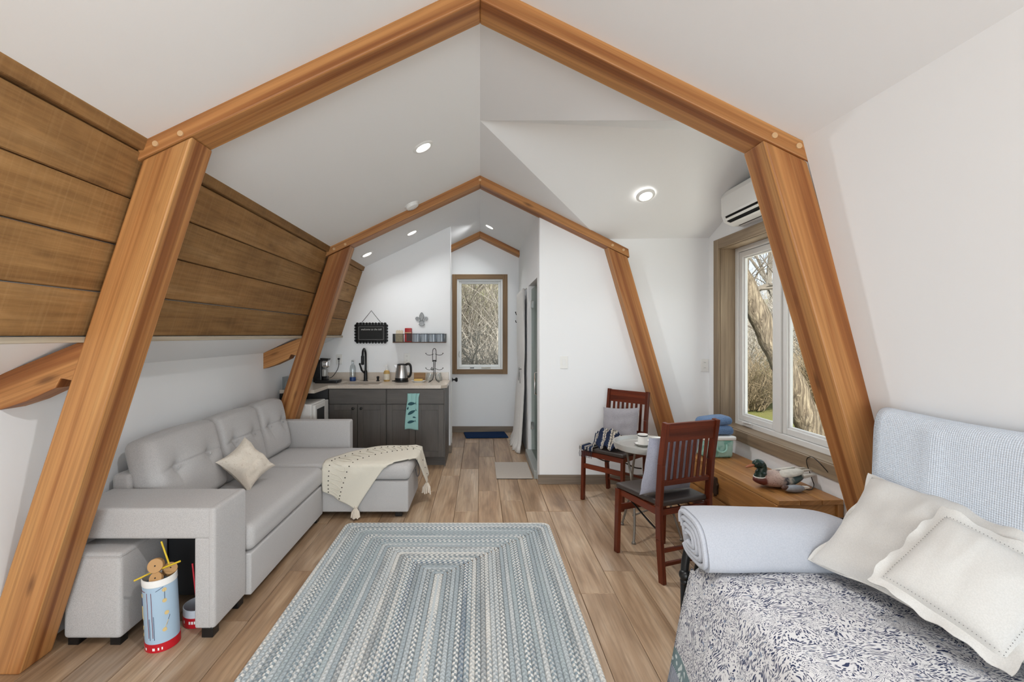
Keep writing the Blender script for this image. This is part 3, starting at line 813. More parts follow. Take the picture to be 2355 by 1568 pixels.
for k in range(nring):
    a, bb = hw-pit*(k+0.5), hl-pit*(k+0.5)
    rc = max(0.004, 0.045-0.0012*k); rc = min(rc, a*0.9)
    pts = []
    def corner(cx, cy, a0):
        for q in range(5):
            an = a0+PI/2*q/4; pts.append(Vector((cx+rc*math.cos(an), cy+rc*math.sin(an), 0)))
    corner(a-rc, bb-rc, 0); corner(-a+rc, bb-rc, PI/2); corner(-a+rc, -bb+rc, PI); corner(a-rc, -bb+rc, 1.5*PI)
    # section across the braid: flat-bottomed rounded strip
    sec = [(-pit*0.49, 0.002), (-pit*0.40, 0.0085), (-pit*0.14, 0.0115), (0, 0.0105), (pit*0.14, 0.0115), (pit*0.40, 0.0085), (pit*0.49, 0.002)]
    n = len(pts); vs = []; fs = []; uvs = []; L = 0
    for i in range(n):
        tg = (pts[(i+1) % n]-pts[i-1]).normalized(); nr_ = Vector((tg.y, -tg.x, 0))
        for (o_, z_) in sec: vs.append(pts[i]+nr_*o_+Vector((0, 0, z_)))
    m = len(sec)
    for i in range(n):
        j = (i+1) % n; L2 = L+(pts[j]-pts[i]).length
        for q in range(m-1):
            fs.append((i*m+q, i*m+q+1, j*m+q+1, j*m+q)); uvs.append(((L, q/(m-1)), (L, (q+1)/(m-1)), (L2, (q+1)/(m-1)), (L2, q/(m-1))))
        L = L2
    b = MB(); b.add(vs, fs, uvs)
    o = b.build('braid', M_braid, rug, smooth=True, angle=180)
    o.color = pal[(k*3+random.choice([0, 0, 1, 2])) % len(pal)]
b = MB(); b.box(-0.009, 0.009, -0.43, 0.43, 0.001, 0.010); o = b.build('braid', M_braid, rug); o.color = pal[4]

# ================================================================ FLOOR MATS
t = NT('navy_pile', 0.95, 0, 0.1); f = t.noise(t.coord('Object', (1, 6, 1)), 60, 3); t.base(t.mix(f, S(14, 30, 58), S(34, 60, 98))); t.bump(f, 0.6, 0.006)
b = MB(); b.prism([(-0.245, 6.875), (-0.20, 6.535), (0.405, 6.565), (0.365, 6.925)], 0.001, 0.022, 'xy')
o = b.build('bath_mat', t.m, None, bevel=0.009, seg=3); tag(o, 'navy blue bath mat below the narrow end window', 'mat')
t = NT('beige_mat_stone', 0.85, 0, 0.2); f = t.noise(t.coord('Object'), 120, 2); t.base(t.mix(f, S(178, 168, 158), S(194, 185, 175)))
sm = thing('shower_mat', 'flat beige mat beside the shower curb', 'mat', (0.352, 4.99, 0))
MB().box(-0.186, 0.186, -0.295, 0.295, 0.006, 0.013).build('top_layer', t.m, sm, bevel=0.004)
MB().box(-0.183, 0.183, -0.292, 0.292, 0.0005, 0.006).build('rubber_base', M_blackpl, sm)
# ================================================================ KITCHEN
CY = 5.16                                     # face of the base cabinets
def cabinet(x0, x1, label, knobs):
    t = thing('base_cabinet', label, 'cabinet', ((x0+x1)/2, CY, 0), 0, 'grey base cabinets under the counter')
    w = (x1-x0)/2
    MB().box(-w, w, 0.0, KY-CY-0.004, 0.10, 0.872).build('body', M_cab, t, grain=(0,0,1))
    MB().box(-w, w, 0.05, 0.075, 0.0, 0.10).build('toe_kick', M_cab, t, grain=(1,0,0))
    MB().box(-w+0.004, w-0.004, -0.02, 0.0, 0.702, 0.862).build('drawer_front', M_cab, t, grain=(1,0,0), bevel=0.002)
    for (a, b, kx) in ((-w+0.004, -0.003, -0.045), (0.003, w-0.004, 0.045)):
        z0, z1, r = 0.108, 0.694, 0.062
        m = MB(); m.box(a, a+r, -0.02, 0, z0, z1); m.box(b-r, b, -0.02, 0, z0, z1); m.box(a+r, b-r, -0.02, 0, z0, z0+r); m.box(a+r, b-r, -0.02, 0, z1-r, z1)
        d = m.build('door', M_cab, t, grain=(0,0,1), bevel=0.0015, seg=1)
        MB().box(a+r, b-r, -0.010, 0, z0+r, z1-r).build('panel', M_cab, d, grain=(0,0,1))
        if knobs:
            m = MB(); m.lathe([(0.006, 0), (0.006, 0.012), (0.015, 0.018), (0.015, 0.026), (0.009, 0.030), (0, 0.030)], 14, (kx, -0.02, 0.652), Matrix.Rotation(R(90), 3, 'X'), cap=False)
            m.build('knob', M_black, d, smooth=True)
    return t
cabinet(-1.689, -1.046, 'grey stained base cabinet under the sink with two black knobs', True)
cr = cabinet(-1.044, -0.399, 'grey stained base cabinet behind the hanging teal towel', False)
MB().box(0.3225, 0.332, -0.0, KY-CY-0.004, 0.0, 0.872).build('end_panel', M_cab, cr, grain=(0,0,1))
# dark filler panel beside the microwave niche
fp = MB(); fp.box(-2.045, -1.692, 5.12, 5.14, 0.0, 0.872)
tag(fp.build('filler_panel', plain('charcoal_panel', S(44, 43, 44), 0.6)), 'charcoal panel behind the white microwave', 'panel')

ct = thing('countertop', 'pale speckled stone countertop with low backsplash over the grey cabinets', 'countertop', (-1.2, 5.45, 0.873))
def Wc(m):
    m.v = [(x+1.2, y-5.45, z-0.873) for x, y, z in m.v]; return m
sx0, sx1, sy0, sy1 = -1.60, -1.16, 5.24, 5.56       # sink cut-out
m = MB()
z0, z1 = 0.874, 0.908
m.prism([(-2.045, 4.70), (-1.69, 4.70), (-1.69, 5.125), (sx0, 5.125), (sx0, 5.746), (-2.045, 5.746)], z0, z1, 'xy')
m.box(sx0, sx1, 5.125, sy0, z0, z1); m.box(sx0, sx1, sy1, 5.746, z0, z1)
m.prism([(sx1, 5.125), (-0.435, 5.125), (-0.372, 5.19), (-0.372, 5.746), (sx1, 5.746)], z0, z1, 'xy')
Wc(m).build('slab', M_quartz, ct)
m = MB(); m.box(-2.045, -0.39, 5.728, 5.746, z1, 1.005); Wc(m).build('backsplash', M_quartz, ct, bevel=0.002)
sk = thing('sink', 'undermount stainless steel sink set in the stone counter', 'sink', (-1.38, 5.40, 0.70))
m = MB(); hx, hy = 0.222, 0.162
for (a, b, c, d) in ((-hx, -hx+0.008, -hy, hy), (hx-0.008, hx, -hy, hy), (-hx+0.008, hx-0.008, -hy, -hy+0.008), (-hx+0.008, hx-0.008, hy-0.008, hy)): m.box(a, b, c, d, 0.03, 0.173)
m.box(-hx, hx, -hy, hy, 0.02, 0.03); m.build('bowl', M_steel, sk)
m = MB(); m.lathe([(0.0, 0.033), (0.04, 0.033), (0.045, 0.030)], 18, cap=False); m.build('drain', M_chrome, sk)
# support bracket at the near end of the counter return
m = MB(); m.box(-2.045, -1.93, 4.72, 4.76, 0.80, 0.873); m.box(-2.045, -2.02, 4.70, 4.72, 0.78, 0.873)
tag(m.build('shelf_bracket', M_black, bevel=0.003), 'black bracket under the near end of the counter', 'bracket')

# faucet
fa = thing('faucet', 'tall black gooseneck faucet behind the sink', 'faucet', (-1.40, 5.64, 0.908))
m = MB(); m.lathe([(0.030, 0), (0.030, 0.006), (0.022, 0.012), (0.021, 0.11), (0.016, 0.13)], 18); m.build('base', M_black, fa, smooth=True)
m = MB(); m.tube(smooth_path([(0, 0, 0.12), (0, 0, 0.30), (0.0, -0.02, 0.365), (0.0, -0.075, 0.392), (0.0, -0.13, 0.365), (0, -0.145, 0.31)], 6), 0.0135, 12); m.build('spout', M_black, fa, smooth=True)
m = MB(); m.lathe([(0.015, 0), (0.019, 0.01), (0.019, 0.10), (0.015, 0.11)], 14, (0, -0.146, 0.205)); m.build('spray_head', M_black, fa, smooth=True)
m = MB(); m.tube([(0, 0, 0.085), (-0.045, -0.01, 0.13), (-0.066, -0.015, 0.20)], [0.013, 0.012, 0.010], 10); m.ell((-0.067, -0.015, 0.205), (0.013, 0.013, 0.016), 10, 6); m.build('lever', M_black, fa, smooth=True)
sp = thing('soap_pump', 'short black deck pump right of the faucet', 'soap pump', (-1.245, 5.62, 0.908))
m = MB(); m.lathe([(0.021, 0), (0.021, 0.006), (0.012, 0.012), (0.012, 0.03)], 14); m.build('base', M_black, sp, smooth=True)
m = MB(); m.lathe([(0.014, 0.03), (0.017, 0.04), (0.017, 0.055), (0.0, 0.062)], 14, cap=False); m.bar((0, 0, 0.05), (0.0, -0.045, 0.052), 0.014, 0.01); m.build('pump_head', M_black, sp, smooth=True)

# bottle with blue base
bo = thing('glass_bottle', 'slim clear glass bottle with a blue bottom band', 'bottle', (-1.555, 5.63, 0.908))
m = MB(); m.lathe([(0.034, 0.002), (0.036, 0.06), (0.036, 0.15), (0.030, 0.185), (0.014, 0.205), (0.013, 0.235)], 20, cap=False); m.build('body', M_clear, bo, smooth=True)
m = MB(); m.lathe([(0.0365, 0.0), (0.0375, 0.004), (0.0375, 0.044), (0.0365, 0.046)], 20); m.build('base_band', plain('blue_band', S(34, 66, 122), 0.4), bo, smooth=True)
m = MB(); m.lathe([(0.0145, 0.232), (0.0145, 0.252), (0.0, 0.253)], 16, cap=False); m.build('cap', plain('grey_cap', S(176, 178, 178), 0.4), bo, smooth=True)
# soap bottle
so = thing('soap_bottle', 'amber soap bottle with a white label and pump', 'bottle', (-1.133, 5.60, 0.908))
m = MB(); m.lathe([(0.036, 0.0), (0.039, 0.006), (0.039, 0.105), (0.032, 0.125), (0.016, 0.135)], 20); m.build('body', plain('amber_liquid', S(196, 160, 96), 0.2, nz=0.05), so, smooth=True)
m = MB(); m.grid(12, 2, lambda u, v: (0.0398*math.cos(R(200+140*u)), 0.0398*math.sin(R(200+140*u)), 0.02+0.07*v)); m.build('label', plain('cream_label', S(226, 216, 196), 0.6, nz=0.3, scale=160), so, smooth=True)
m = MB(); m.lathe([(0.017, 0.133), (0.017, 0.152), (0.006, 0.155), (0.006, 0.18), (0.014, 0.182), (0.014, 0.194), (0.0, 0.196)], 14, cap=False); m.bar((0, 0, 0.188), (-0.03, -0.02, 0.184), 0.010, 0.009); m.build('pump', M_plate, so, smooth=True)
# kettle
ke = thing('electric_kettle', 'stainless steel electric kettle with black handle on the counter', 'kettle', (-0.94, 5.52, 0.908))
m = MB(); m.lathe([(0.080, 0), (0.082, 0.004), (0.082, 0.022), (0.074, 0.026)], 24); m.build('power_base', M_blackpl, ke, smooth=True)
m = MB(); m.lathe([(0.077, 0.027), (0.078, 0.04), (0.070, 0.12), (0.056, 0.195), (0.054, 0.20)], 26); m.build('body', M_steel, ke, smooth=True)
m = MB(); m.lathe([(0.0785, 0.027), (0.079, 0.045), (0.0775, 0.05)], 26, cap=False); m.build('lower_band', M_blackpl, ke, smooth=True)
m = MB(); m.lathe([(0.0545, 0.20), (0.052, 0.213), (0.03, 0.22), (0.0, 0.221)], 22, cap=False); m.build('lid', M_blackpl, ke, smooth=True)
m = MB(); m.tube(smooth_path([(0.05, 0, 0.205), (0.085, 0, 0.215), (0.108, 0, 0.19), (0.112, 0, 0.12), (0.10, 0, 0.07), (0.074, 0, 0.06)], 5), 0.014, 8); m.build('handle', M_blackpl, ke, smooth=True)
m = MB(); m.prism([(-0.053, 0.20), (-0.085, 0.205), (-0.058, 0.165)], -0.018, 0.018); m.build('spout', M_steel, ke)
m = MB(); m.tube(smooth_path([(-0.078, 0.0, 0.008), (-0.11, -0.02, 0.012), (-0.105, 0.05, 0.008), (-0.02, 0.12, 0.006)], 6), 0.0035, 6); m.build('cord', M_blackpl, ke, smooth=True)
# dish with sponge and tray
di = thing('soap_dish', 'oval white dish on the counter between kettle and mug tree', 'dish', (-0.735, 5.50, 0.908))
m = MB(); m.lathe([(0.0, 0.004), (0.05, 0.004), (0.075, 0.016), (0.078, 0.018), (0.055, 0.0)], 26, M=Matrix.Diagonal((1.15, 0.75, 1)), cap=False); m.build('bowl', M_plate, di, smooth=True)
m = MB(); m.rbox((0, 0, 0.03), (0.10, 0.06, 0.028), 0.006, (3,3,3)); tag(m.build('sponge', plain('yellow_sponge', S(222, 186, 108), 0.95, nz=0.2, scale=120), None, loc=(-0.735, 5.49, 0.902)), 'yellow sponge lying in the white dish', 'sponge')
m = MB(); m.box(-0.07, 0.07, -0.008, 0.008, 0, 0.10); tag(m.build('wooden_block', wood('tan_block', [S(128, 92, 52), S(158, 118, 74)], knots=0), None, loc=(-0.735, 5.60, 0.909), rot=(R(-8), 0, 0), grain=(1,0,0), bevel=0.004), 'small tan wooden board standing behind the sponge', 'board')
# mug tree
mt = thing('mug_tree', 'black wire mug tree at the right end of the counter', 'mug rack', (-0.545, 5.50, 0.908))
m = MB()
for a in range(4):
    an = PI/4+a*PI/2; cx, sy = math.cos(an), math.sin(an)
    m.tube(smooth_path([(0.012*cx, 0.012*sy, 0.26), (0.012*cx, 0.012*sy, 0.10), (0.03*cx, 0.03*sy, 0.03), (0.075*cx, 0.075*sy, 0.008), (0.09*cx, 0.09*sy, 0.006)], 5), 0.0035, 6)
m.build('leg_wires', M_black, mt, smooth=True)
m = MB(); m.tube(smooth_path([(-0.02, 0, 0.24), (-0.02, 0, 0.37), (0, 0, 0.40), (0.02, 0, 0.37), (0.02, 0, 0.24)], 6), 0.004, 6); m.build('loop_handle', M_black, mt, smooth=True)
m = MB(); m.lathe([(0.024, 0.25), (0.026, 0.256), (0.024, 0.262)], 16); m.build('collar', M_black, mt, smooth=True)
for zz in (0.325, 0.15):
    for an in (0, PI, PI/2+0.4, -PI/2-0.3):
        if zz > 0.3 and abs(math.sin(an)) > 0.5: continue
        cx, sy = math.cos(an), math.sin(an)
        m = MB(); m.tube(smooth_path([(0.01*cx, 0.01*sy, zz+0.01), (0.05*cx, 0.05*sy, zz-0.004), (0.085*cx, 0.085*sy, zz), (0.10*cx, 0.10*sy, zz+0.014)], 5), 0.0032, 6); m.ell((0.102*cx, 0.102*sy, zz+0.017), (0.006, 0.006, 0.006), 8, 6)
        m.build('hook', M_black, mt, smooth=True)
for (sgn, lb) in ((-1, 'clear glass mug on the left lower hook of the mug tree'), (1, 'clear glass mug on the right lower hook of the mug tree')):
    g = thing('glass_mug', lb, 'mug', (-0.545+sgn*0.072, 5.475, 0.915)); g.rotation_euler = (0, R(sgn*-18), 0)
    m = MB(); m.lathe([(0.0, 0.004), (0.028, 0.004), (0.036, 0.03), (0.040, 0.10)], 18, cap=False); m.build('cup', M_clear, g, smooth=True)
    m = MB(); m.tube(smooth_path([(0, 0.038, 0.085), (0, 0.065, 0.075), (0, 0.062, 0.035), (0, 0.036, 0.03)], 5), 0.005, 6); m.build('handle', M_clear, g, smooth=True)
# coffee machine
cm = thing('coffee_machine', 'black pod coffee machine with chrome head on the counter corner', 'coffee machine', (-1.84, 5.42, 0.908))
m = MB(); m.rbox((-0.055, 0, 0.14), (0.11, 0.12, 0.27), 0.02, (4,4,4)); m.build('body', M_blackpl, cm, smooth=True)
m = MB(); m.rbox((0.025, 0, 0.222), (0.09, 0.10, 0.09), 0.025, (4,4,4)); m.build('head', M_chrome, cm, smooth=True)
m = MB(); m.prism([(-0.02, 0.262), (0.06, 0.262), (0.072, 0.285), (-0.03, 0.292)], -0.045, 0.045); m.build('lever', M_blackpl, cm, bevel=0.006)
m = MB(); m.rbox((0.015, 0, 0.12), (0.05, 0.09, 0.09), 0.012, (3,3,3)); m.build('water_tank', M_greymetal, cm, smooth=True)
m = MB(); m.rbox((0.055, 0.01, 0.018), (0.26, 0.18, 0.034), 0.006, (3,3,3)); m.build('drip_tray', M_blackpl, cm, smooth=True)
m = MB(); m.rbox((0.03, 0, 0.055), (0.05, 0.08, 0.045), 0.008, (3,3,3)); m.build('cup_rest', M_blackpl, cm, smooth=True)
m = MB(); m.tube(smooth_path([(0.05, 0.06, 0.05), (0.08, 0.10, 0.07), (0.11, 0.20, 0.16), (0.085, 0.31, 0.255), (0.083, 0.316, 0.262)], 6), 0.0042, 6); m.build('cord', M_blackpl, cm, smooth=True)
m = MB(); m.rbox((0.083, 0.312, 0.264), (0.026, 0.022, 0.022), 0.005, (2,2,2)); m.build('plug', M_blackpl, cm, smooth=True)
# outlets / switches
def plate(name, label, cat, loc, rotz, kind='outlet'):
    t = thing(name, label, cat, loc, rotz)
    MB().box(-0.039, 0.039, -0.007, 0, -0.062, 0.062).build('cover_plate', M_plate, t, bevel=0.003)
    if kind == 'outlet':
        for zz in (-0.026, 0.026):
            o = MB(); o.lathe([(0.0165, 0), (0.0165, 0.003), (0, 0.003)], 16, (0, -0.007, zz), Matrix.Rotation(R(90), 3, 'X'), cap=False); rc = o.build('receptacle', M_plate, t)
            for xx in (-0.006, 0.006): MB().box(xx-0.0012, xx+0.0012, -0.0106, -0.0095, zz-0.002, zz+0.007).build('slot', M_dark, rc)
    else:
        MB().box(-0.017, 0.017, -0.010, -0.007, -0.034, 0.034).build('rocker', M_white, t, bevel=0.002)
    return t
plate('wall_outlet', 'white wall outlet holding the coffee machine plug', 'outlet', (-1.757, KY, 1.166), 0)
plate('wall_outlet', 'white wall outlet above the electric kettle', 'outlet', (-0.911, KY, 1.178), 0)
plate('light_switch', 'white rocker light switch on the partition wall by the shower corner', 'light switch', (0.828, 4.55, 1.20), 0, 'switch')
plate('wall_outlet', 'small white wall plate left of the dormer window', 'outlet', (2.215, 4.55, 1.17), 0)
# microwave and its stand
mw = thing('microwave', 'white microwave oven in the niche under the counter return', 'microwave', (-1.845, 4.85, 0.49))
MB().box(-0.175, 0.15, -0.21, 0.21, 0.0, 0.28).build('case', plain('white_enamel', S(226, 224, 220), 0.35), mw, bevel=0.012, seg=3)
dr = MB().box(0.151, 0.185, -0.205, 0.10, 0.012, 0.272).build('door', plain('white_enamel', S(226, 224, 220)), mw, bevel=0.008, seg=2)
MB().box(0.1855, 0.189, -0.16, 0.055, 0.06, 0.225).build('door_glass', plain('dark_oven_glass', S(52, 54, 56), 0.15), dr)
MB().box(0.151, 0.182, 0.104, 0.206, 0.012, 0.272).build('control_panel', plain('light_grey_panel', S(204, 203, 200), 0.4), mw, bevel=0.004)
ms = thing('microwave_stand', 'dark low stand carrying the microwave behind the sofa arm', 'stand', (-1.86, 4.85, 0))
MB().box(-0.17, 0.18, -0.22, 0.22, 0.455, 0.489).build('top', M_cab, ms)
for (x, y) in ((-0.15, -0.2), (0.16, -0.2), (-0.15, 0.2), (0.16, 0.2)): MB().box(x-0.015, x+0.015, y-0.015, y+0.015, 0, 0.455).build('leg', M_cab, ms)
# things on the counter return, half hidden by the post
cb = thing('clear_bin', 'clear plastic bin at the near left end of the counter', 'container', (-1.955, 4.80, 0.908))
m = MB()
for (a, b, c, d) in ((-0.075, 0.075, -0.07, -0.066), (-0.075, 0.075, 0.066, 0.07), (-0.075, -0.071, -0.066, 0.066), (0.071, 0.075, -0.066, 0.066)): m.box(a, b, c, d, 0.0, 0.13)
m.build('walls', M_clear, cb); MB().box(-0.055, 0.05, -0.05, 0.05, 0.004, 0.09).build('paper_packets', plain('grey_packets', S(176, 176, 172), 0.7, nz=0.3, scale=50), cb, bevel=0.004)
bb_ = thing('water_bottle', 'white bottle with a dark blue cap beside the clear bin', 'bottle', (-1.905, 4.98, 0.908))
m = MB(); m.lathe([(0.03, 0), (0.032, 0.005), (0.032, 0.12), (0.02, 0.15)], 16); m.build('body', M_plate, bb_, smooth=True)
m = MB(); m.lathe([(0.026, 0.148), (0.027, 0.185), (0, 0.188)], 16, cap=False); m.build('cap', plain('navy_cap', S(26, 42, 84), 0.4), bb_, smooth=True)
# hanging towel
t = NT('teal_towel_cloth', 0.95, 0, 0.1); f = t.noise(t.coord('Object'), 260, 2); t.base(t.mix(f, S(140, 190, 186), S(172, 214, 210))); t.bump(f, 0.4, 0.002)
tw = thing('kitchen_towel', 'teal kitchen towel printed with dark fish hanging on the cabinet', 'towel', (-0.745, CY-0.024, 0.0))
def twf(u, v):
    z = 0.82-0.40*v
    wl, wr_ = -0.062-0.03*min(1, max(0, (v-0.2)/0.7))**0.8, 0.062-0.004*v+0.012*max(0, 1-v*9)
    x = wl+(wr_-wl)*u
    fold = 0.006*math.sin(u*16)*max(0, 1-v*1.6)
    return Vector((x, -0.012-fold-0.006*math.sin(PI*v), z+0.006*math.sin(u*5)*v))
m = MB(); m.grid(24, 30, twf); m.build('cloth', t.m, tw, smooth=True, angle=180, solid=0.006)
M_fish = plain('dark_teal_print', S(44, 84, 92), 0.9, nz=0.35, scale=120)
def fish(cx, cz, L, hgt, ang):
    m = MB(); n = 14; top = []; bot = []
    for i in range(n+1):
        s_ = i/n; x = (s_-0.5)*L; h = hgt*math.sin(PI*min(1, s_*1.05))**0.7*(1-0.35*s_)+0.003
        top.append((x, h*0.6)); bot.append((x, -h*0.4))
    poly = top+[(L*0.62, hgt*0.55), (L*0.57, 0.0), (L*0.62, -hgt*0.55)]+bot[::-1]
    ca, sa = math.cos(ang), math.sin(ang)
    poly = [(cx+x*ca-z*sa, cz+x*sa+z*ca) for x, z in poly]
    m.prism(poly, -0.0265, -0.0255); m.build('fish_print', M_fish, tw)
fish(-0.014, 0.705, 0.085, 0.040, R(8)); fish(-0.012, 0.610, 0.10, 0.036, R(30)); fish(-0.018, 0.505, 0.085, 0.032, R(14)); fish(-0.055, 0.655, 0.03, 0.018, R(70)); fish(0.015, 0.555, 0.035, 0.016, R(-10))

# chalkboard sign
cs = thing('chalkboard_sign', 'black scalloped chalkboard sign hung by a cord on the kitchen wall', 'sign', (-1.355, KY, 1.492))
m = MB(); m.box(-0.185, 0.185, -0.014, -0.002, -0.105, 0.105)
for i in range(10):
    x = -0.172+0.344*i/9
    for zz in (-0.112, 0.116): m.lathe([(0.018, 0.0), (0.018, 0.012)], 12, (x, -0.002, zz), Matrix.Rotation(R(90), 3, 'X'))
for i in range(6):
    z = -0.092+0.184*i/5
    for xx in (-0.192, 0.192): m.lathe([(0.018, 0.0), (0.018, 0.012)], 12, (xx, -0.002, z), Matrix.Rotation(R(90), 3, 'X'))
m.build('frame', M_black, cs)
MB().box(-0.150, 0.150, -0.016, -0.0141, -0.078, 0.078).build('slate', plain('slate', S(30, 31, 31), 0.8, nz=0.15), cs)
m = MB()
for (a, b_, c, d) in ((-0.155, 0.155, 0.078, 0.081), (-0.155, 0.155, -0.081, -0.078), (-0.155, -0.152, -0.078, 0.078), (0.152, 0.155, -0.078, 0.078)): m.box(a, b_, -0.0175, -0.0141, c, d)
m.build('chalk_border', plain('grey_chalk', S(150, 150, 148), 0.9), cs)
me = text_mesh('welcome to the loft', 0.032, 0.0004, 0.35); me.materials.append(plain('white_chalk', S(214, 214, 210), 0.9))
o = bpy.data.objects.new('lettering', me); C.objects.link(o); o.parent = cs; o.location = (0, -0.0166, 0.046); o.rotation_euler = (R(90), 0, 0)
m = MB(); m.tube([(-0.125, -0.006, 0.125), (0.0, -0.004, 0.281), (0.125, -0.006, 0.125)], 0.0032, 6); m.build('cord', plain('grey_cord', S(70, 68, 66), 0.8), cs)
# fleur-de-lis
M_pewter = plain('pewter', S(120, 120, 120), 0.3, 0.8, 0.5, 0.3, 60)
fl = thing('fleur_ornament', 'silver fleur-de-lis ornament on the wall above the wire shelf', 'ornament', (-0.727, KY, 1.66))
def petal(mb, pts, d=0.018):
    pts = [Vector((x, 0, z)) for x, z in pts]; p = smooth_path(pts, 5, closed=True)
    mb.prism([(q.x, q.z) for q in p], -d, -0.003)
m = MB(); petal(m, [(0, 0.092), (0.028, 0.05), (0.014, 0.0), (0.0, -0.02), (-0.014, 0.0), (-0.028, 0.05)]); m.build('centre_petal', M_pewter, fl, bevel=0.003)
for sg in (-1, 1):
    m = MB(); petal(m, [(sg*0.012, -0.005), (sg*0.035, 0.03), (sg*0.066, 0.034), (sg*0.078, 0.012), (sg*0.062, -0.014), (sg*0.05, -0.008), (sg*0.054, 0.008), (sg*0.04, 0.01), (sg*0.02, -0.03)]); m.build('side_petal', M_pewter, fl, bevel=0.003)
m = MB(); petal(m, [(-0.03, -0.02), (0.03, -0.02), (0.026, -0.04), (0.036, -0.062), (0.0, -0.078), (-0.036, -0.062), (-0.026, -0.04)]); m.build('foot', M_pewter, fl, bevel=0.003)
# wire shelf
sh = thing('wire_shelf', 'narrow black wire shelf on the kitchen wall', 'shelf', (-0.745, KY, 1.372))
MB().box(-0.325, 0.325, -0.105, -0.001, 0.0, 0.012).build('base_board', wood('shelf_board', [S(70, 48, 34), S(98, 66, 46)], knots=0), sh, grain=(1,0,0))
for x in (-0.325, 0.313): MB().box(x, x+0.012, -0.105, -0.001, 0.012, 0.112).build('end_bar', M_black, sh)
m = MB(); m.tube([(-0.32, -0.102, 0.109), (0.32, -0.102, 0.109)], 0.003, 6); m.build('front_rail', M_black, sh)
m = MB(); m.tube([(-0.32, -0.004, 0.109), (0.32, -0.004, 0.109)], 0.003, 6); m.build('back_rail', M_black, sh)
t = NT('ribbed_glass', 0.15, 0, 0.6); wv = t.n('ShaderNodeTexWave'); wv.inputs['Scale'].default_value = 30; t.l(t.coord('Object'), wv.inputs[0]); t.base(t.mix(wv.outputs[1], S(96, 108, 122), S(188, 196, 204)))
pos = ['first ribbed glass tumbler beside the red packet on the shelf', 'second ribbed glass tumbler from the red packet', 'third ribbed glass tumbler from the red packet', 'ribbed glass tumbler at the right end of the wire shelf']
for i in range(4):
    g = thing('tumbler', pos[i], 'glass', (-0.79+i*0.098+0.005, KY-0.053, 1.385), 0, 'ribbed tumblers on the wire shelf')
    m = MB(); prof = []
    def rib(u, v):
        a = u*2*PI; r = 0.044+0.0016*math.cos(18*a); return Vector((r*math.cos(a), r*math.sin(a), 0.102*v))
    m.grid(72, 2, rib, closed_u=True); m.build('wall', t.m, g, smooth=True)
    m = MB(); m.lathe([(0.0, 0.002), (0.042, 0.002)], 24, cap=False); m.build('bottom', t.m, g)
rp = thing('red_packet', 'red and brown coffee packet standing on the wire shelf', 'packet', (-0.885, KY-0.05, 1.384))
m = MB(); m.rbox((0, 0, 0.085), (0.085, 0.055, 0.17), 0.008, (3,3,3)); m.build('bag', plain('red_foil', S(168, 26, 30), 0.3, nz=0.2, scale=30), rp, smooth=True)
MB().box(-0.02, 0.0435, -0.0285, -0.0275, 0.01, 0.105).build('label', plain('dark_brown_label', S(58, 26, 20), 0.5), rp); MB().box(-0.042, 0.042, -0.029, -0.0275, 0.108, 0.118).build('label_stripe', plain('tan_stripe', S(190, 160, 120), 0.5), rp)
st = thing('stirrer_box', 'small box holding wooden stirrers on the left of the wire shelf', 'box', (-0.995, KY-0.05, 1.384))
MB().box(-0.045, 0.045, -0.03, 0.03, 0, 0.095).build('carton', plain('kraft_box', S(140, 130, 108), 0.7, nz=0.35, scale=40), st, bevel=0.002)
for i in range(7):
    x = -0.04+0.0125*i; MB().box(x, x+0.007, -0.012+0.004*(i % 3), -0.009+0.004*(i % 3), 0.02, 0.14+0.006*(i % 2)).build('stirrer', plain('pale_birch', S(226, 204, 160), 0.7), st)

# ================================================================ SHOWER DOOR, CURTAIN, HOOK
sdr = thing('shower_door', 'frameless glass shower door with chrome hinges', 'shower door', (0.625, 4.73, 0.09))
MB().box(-0.004, 0.004, 0, 0.84, 0, 1.93).build('pane', M_shower, sdr)
for z in (0.25, 1.70): MB().box(-0.018, 0.018, 0.78, 0.85, z, z+0.09).build('hinge', M_chrome, sdr, bevel=0.004)
m = MB(); m.tube([(-0.008, 0.10, 0.75), (-0.05, 0.10, 0.76), (-0.05, 0.10, 0.98), (-0.008, 0.10, 0.99)], 0.009, 8); m.build('handle', M_chrome, sdr, smooth=True)
m = MB(); m.box(-0.008, 0.008, -0.010, 0.0, 0, 1.95); m.build('edge_channel', M_steel, sdr)
shd = thing('shower_faucet', 'chrome shower fitting seen through the glass door', 'shower faucet', (1.25, 5.585, 1.2))
m = MB(); m.tube(smooth_path([(0, 0, 0.7), (-0.05, -0.08, 0.75), (-0.06, -0.16, 0.72)], 5), 0.012, 8); m.lathe([(0.012, 0.03), (0.05, 0.0), (0.0, -0.003)], 18, (-0.06, -0.18, 0.68), cap=False); m.build('arm_and_rose', M_chrome, shd, smooth=True)
m = MB(); m.lathe([(0.06, -0.008), (0.06, 0.008)], 18, (0, 0, 0), Matrix.Rotation(R(90), 3, 'X')); m.build('valve_plate', M_chrome, shd)
cu = thing('door_curtain', 'white cloth curtain tied midway beside the shower', 'curtain', (0.562, 6.17, 0))
def cur(u, v):
    z = 2.04*(1-v)+0.008
    k = math.exp(-((z-1.02)/0.16)**2)
    w_ = 0.46*(1-0.10*k)+0.05*max(0, 0.5-z)
    y = (u-0.5)*2*w_
    fold = 0.015*math.sin(u*2*PI*9+1.5*math.sin(z*2))*(0.55+0.45*(1-k))
    x = fold-0.02-0.085*max(0, (0.95-z)/0.95)**1.0*(0.6+0.5*math.sin(PI*u))-0.05*max(0, (0.10-z)/0.10)*abs(math.sin(u*40))
    return Vector((x, y, z))
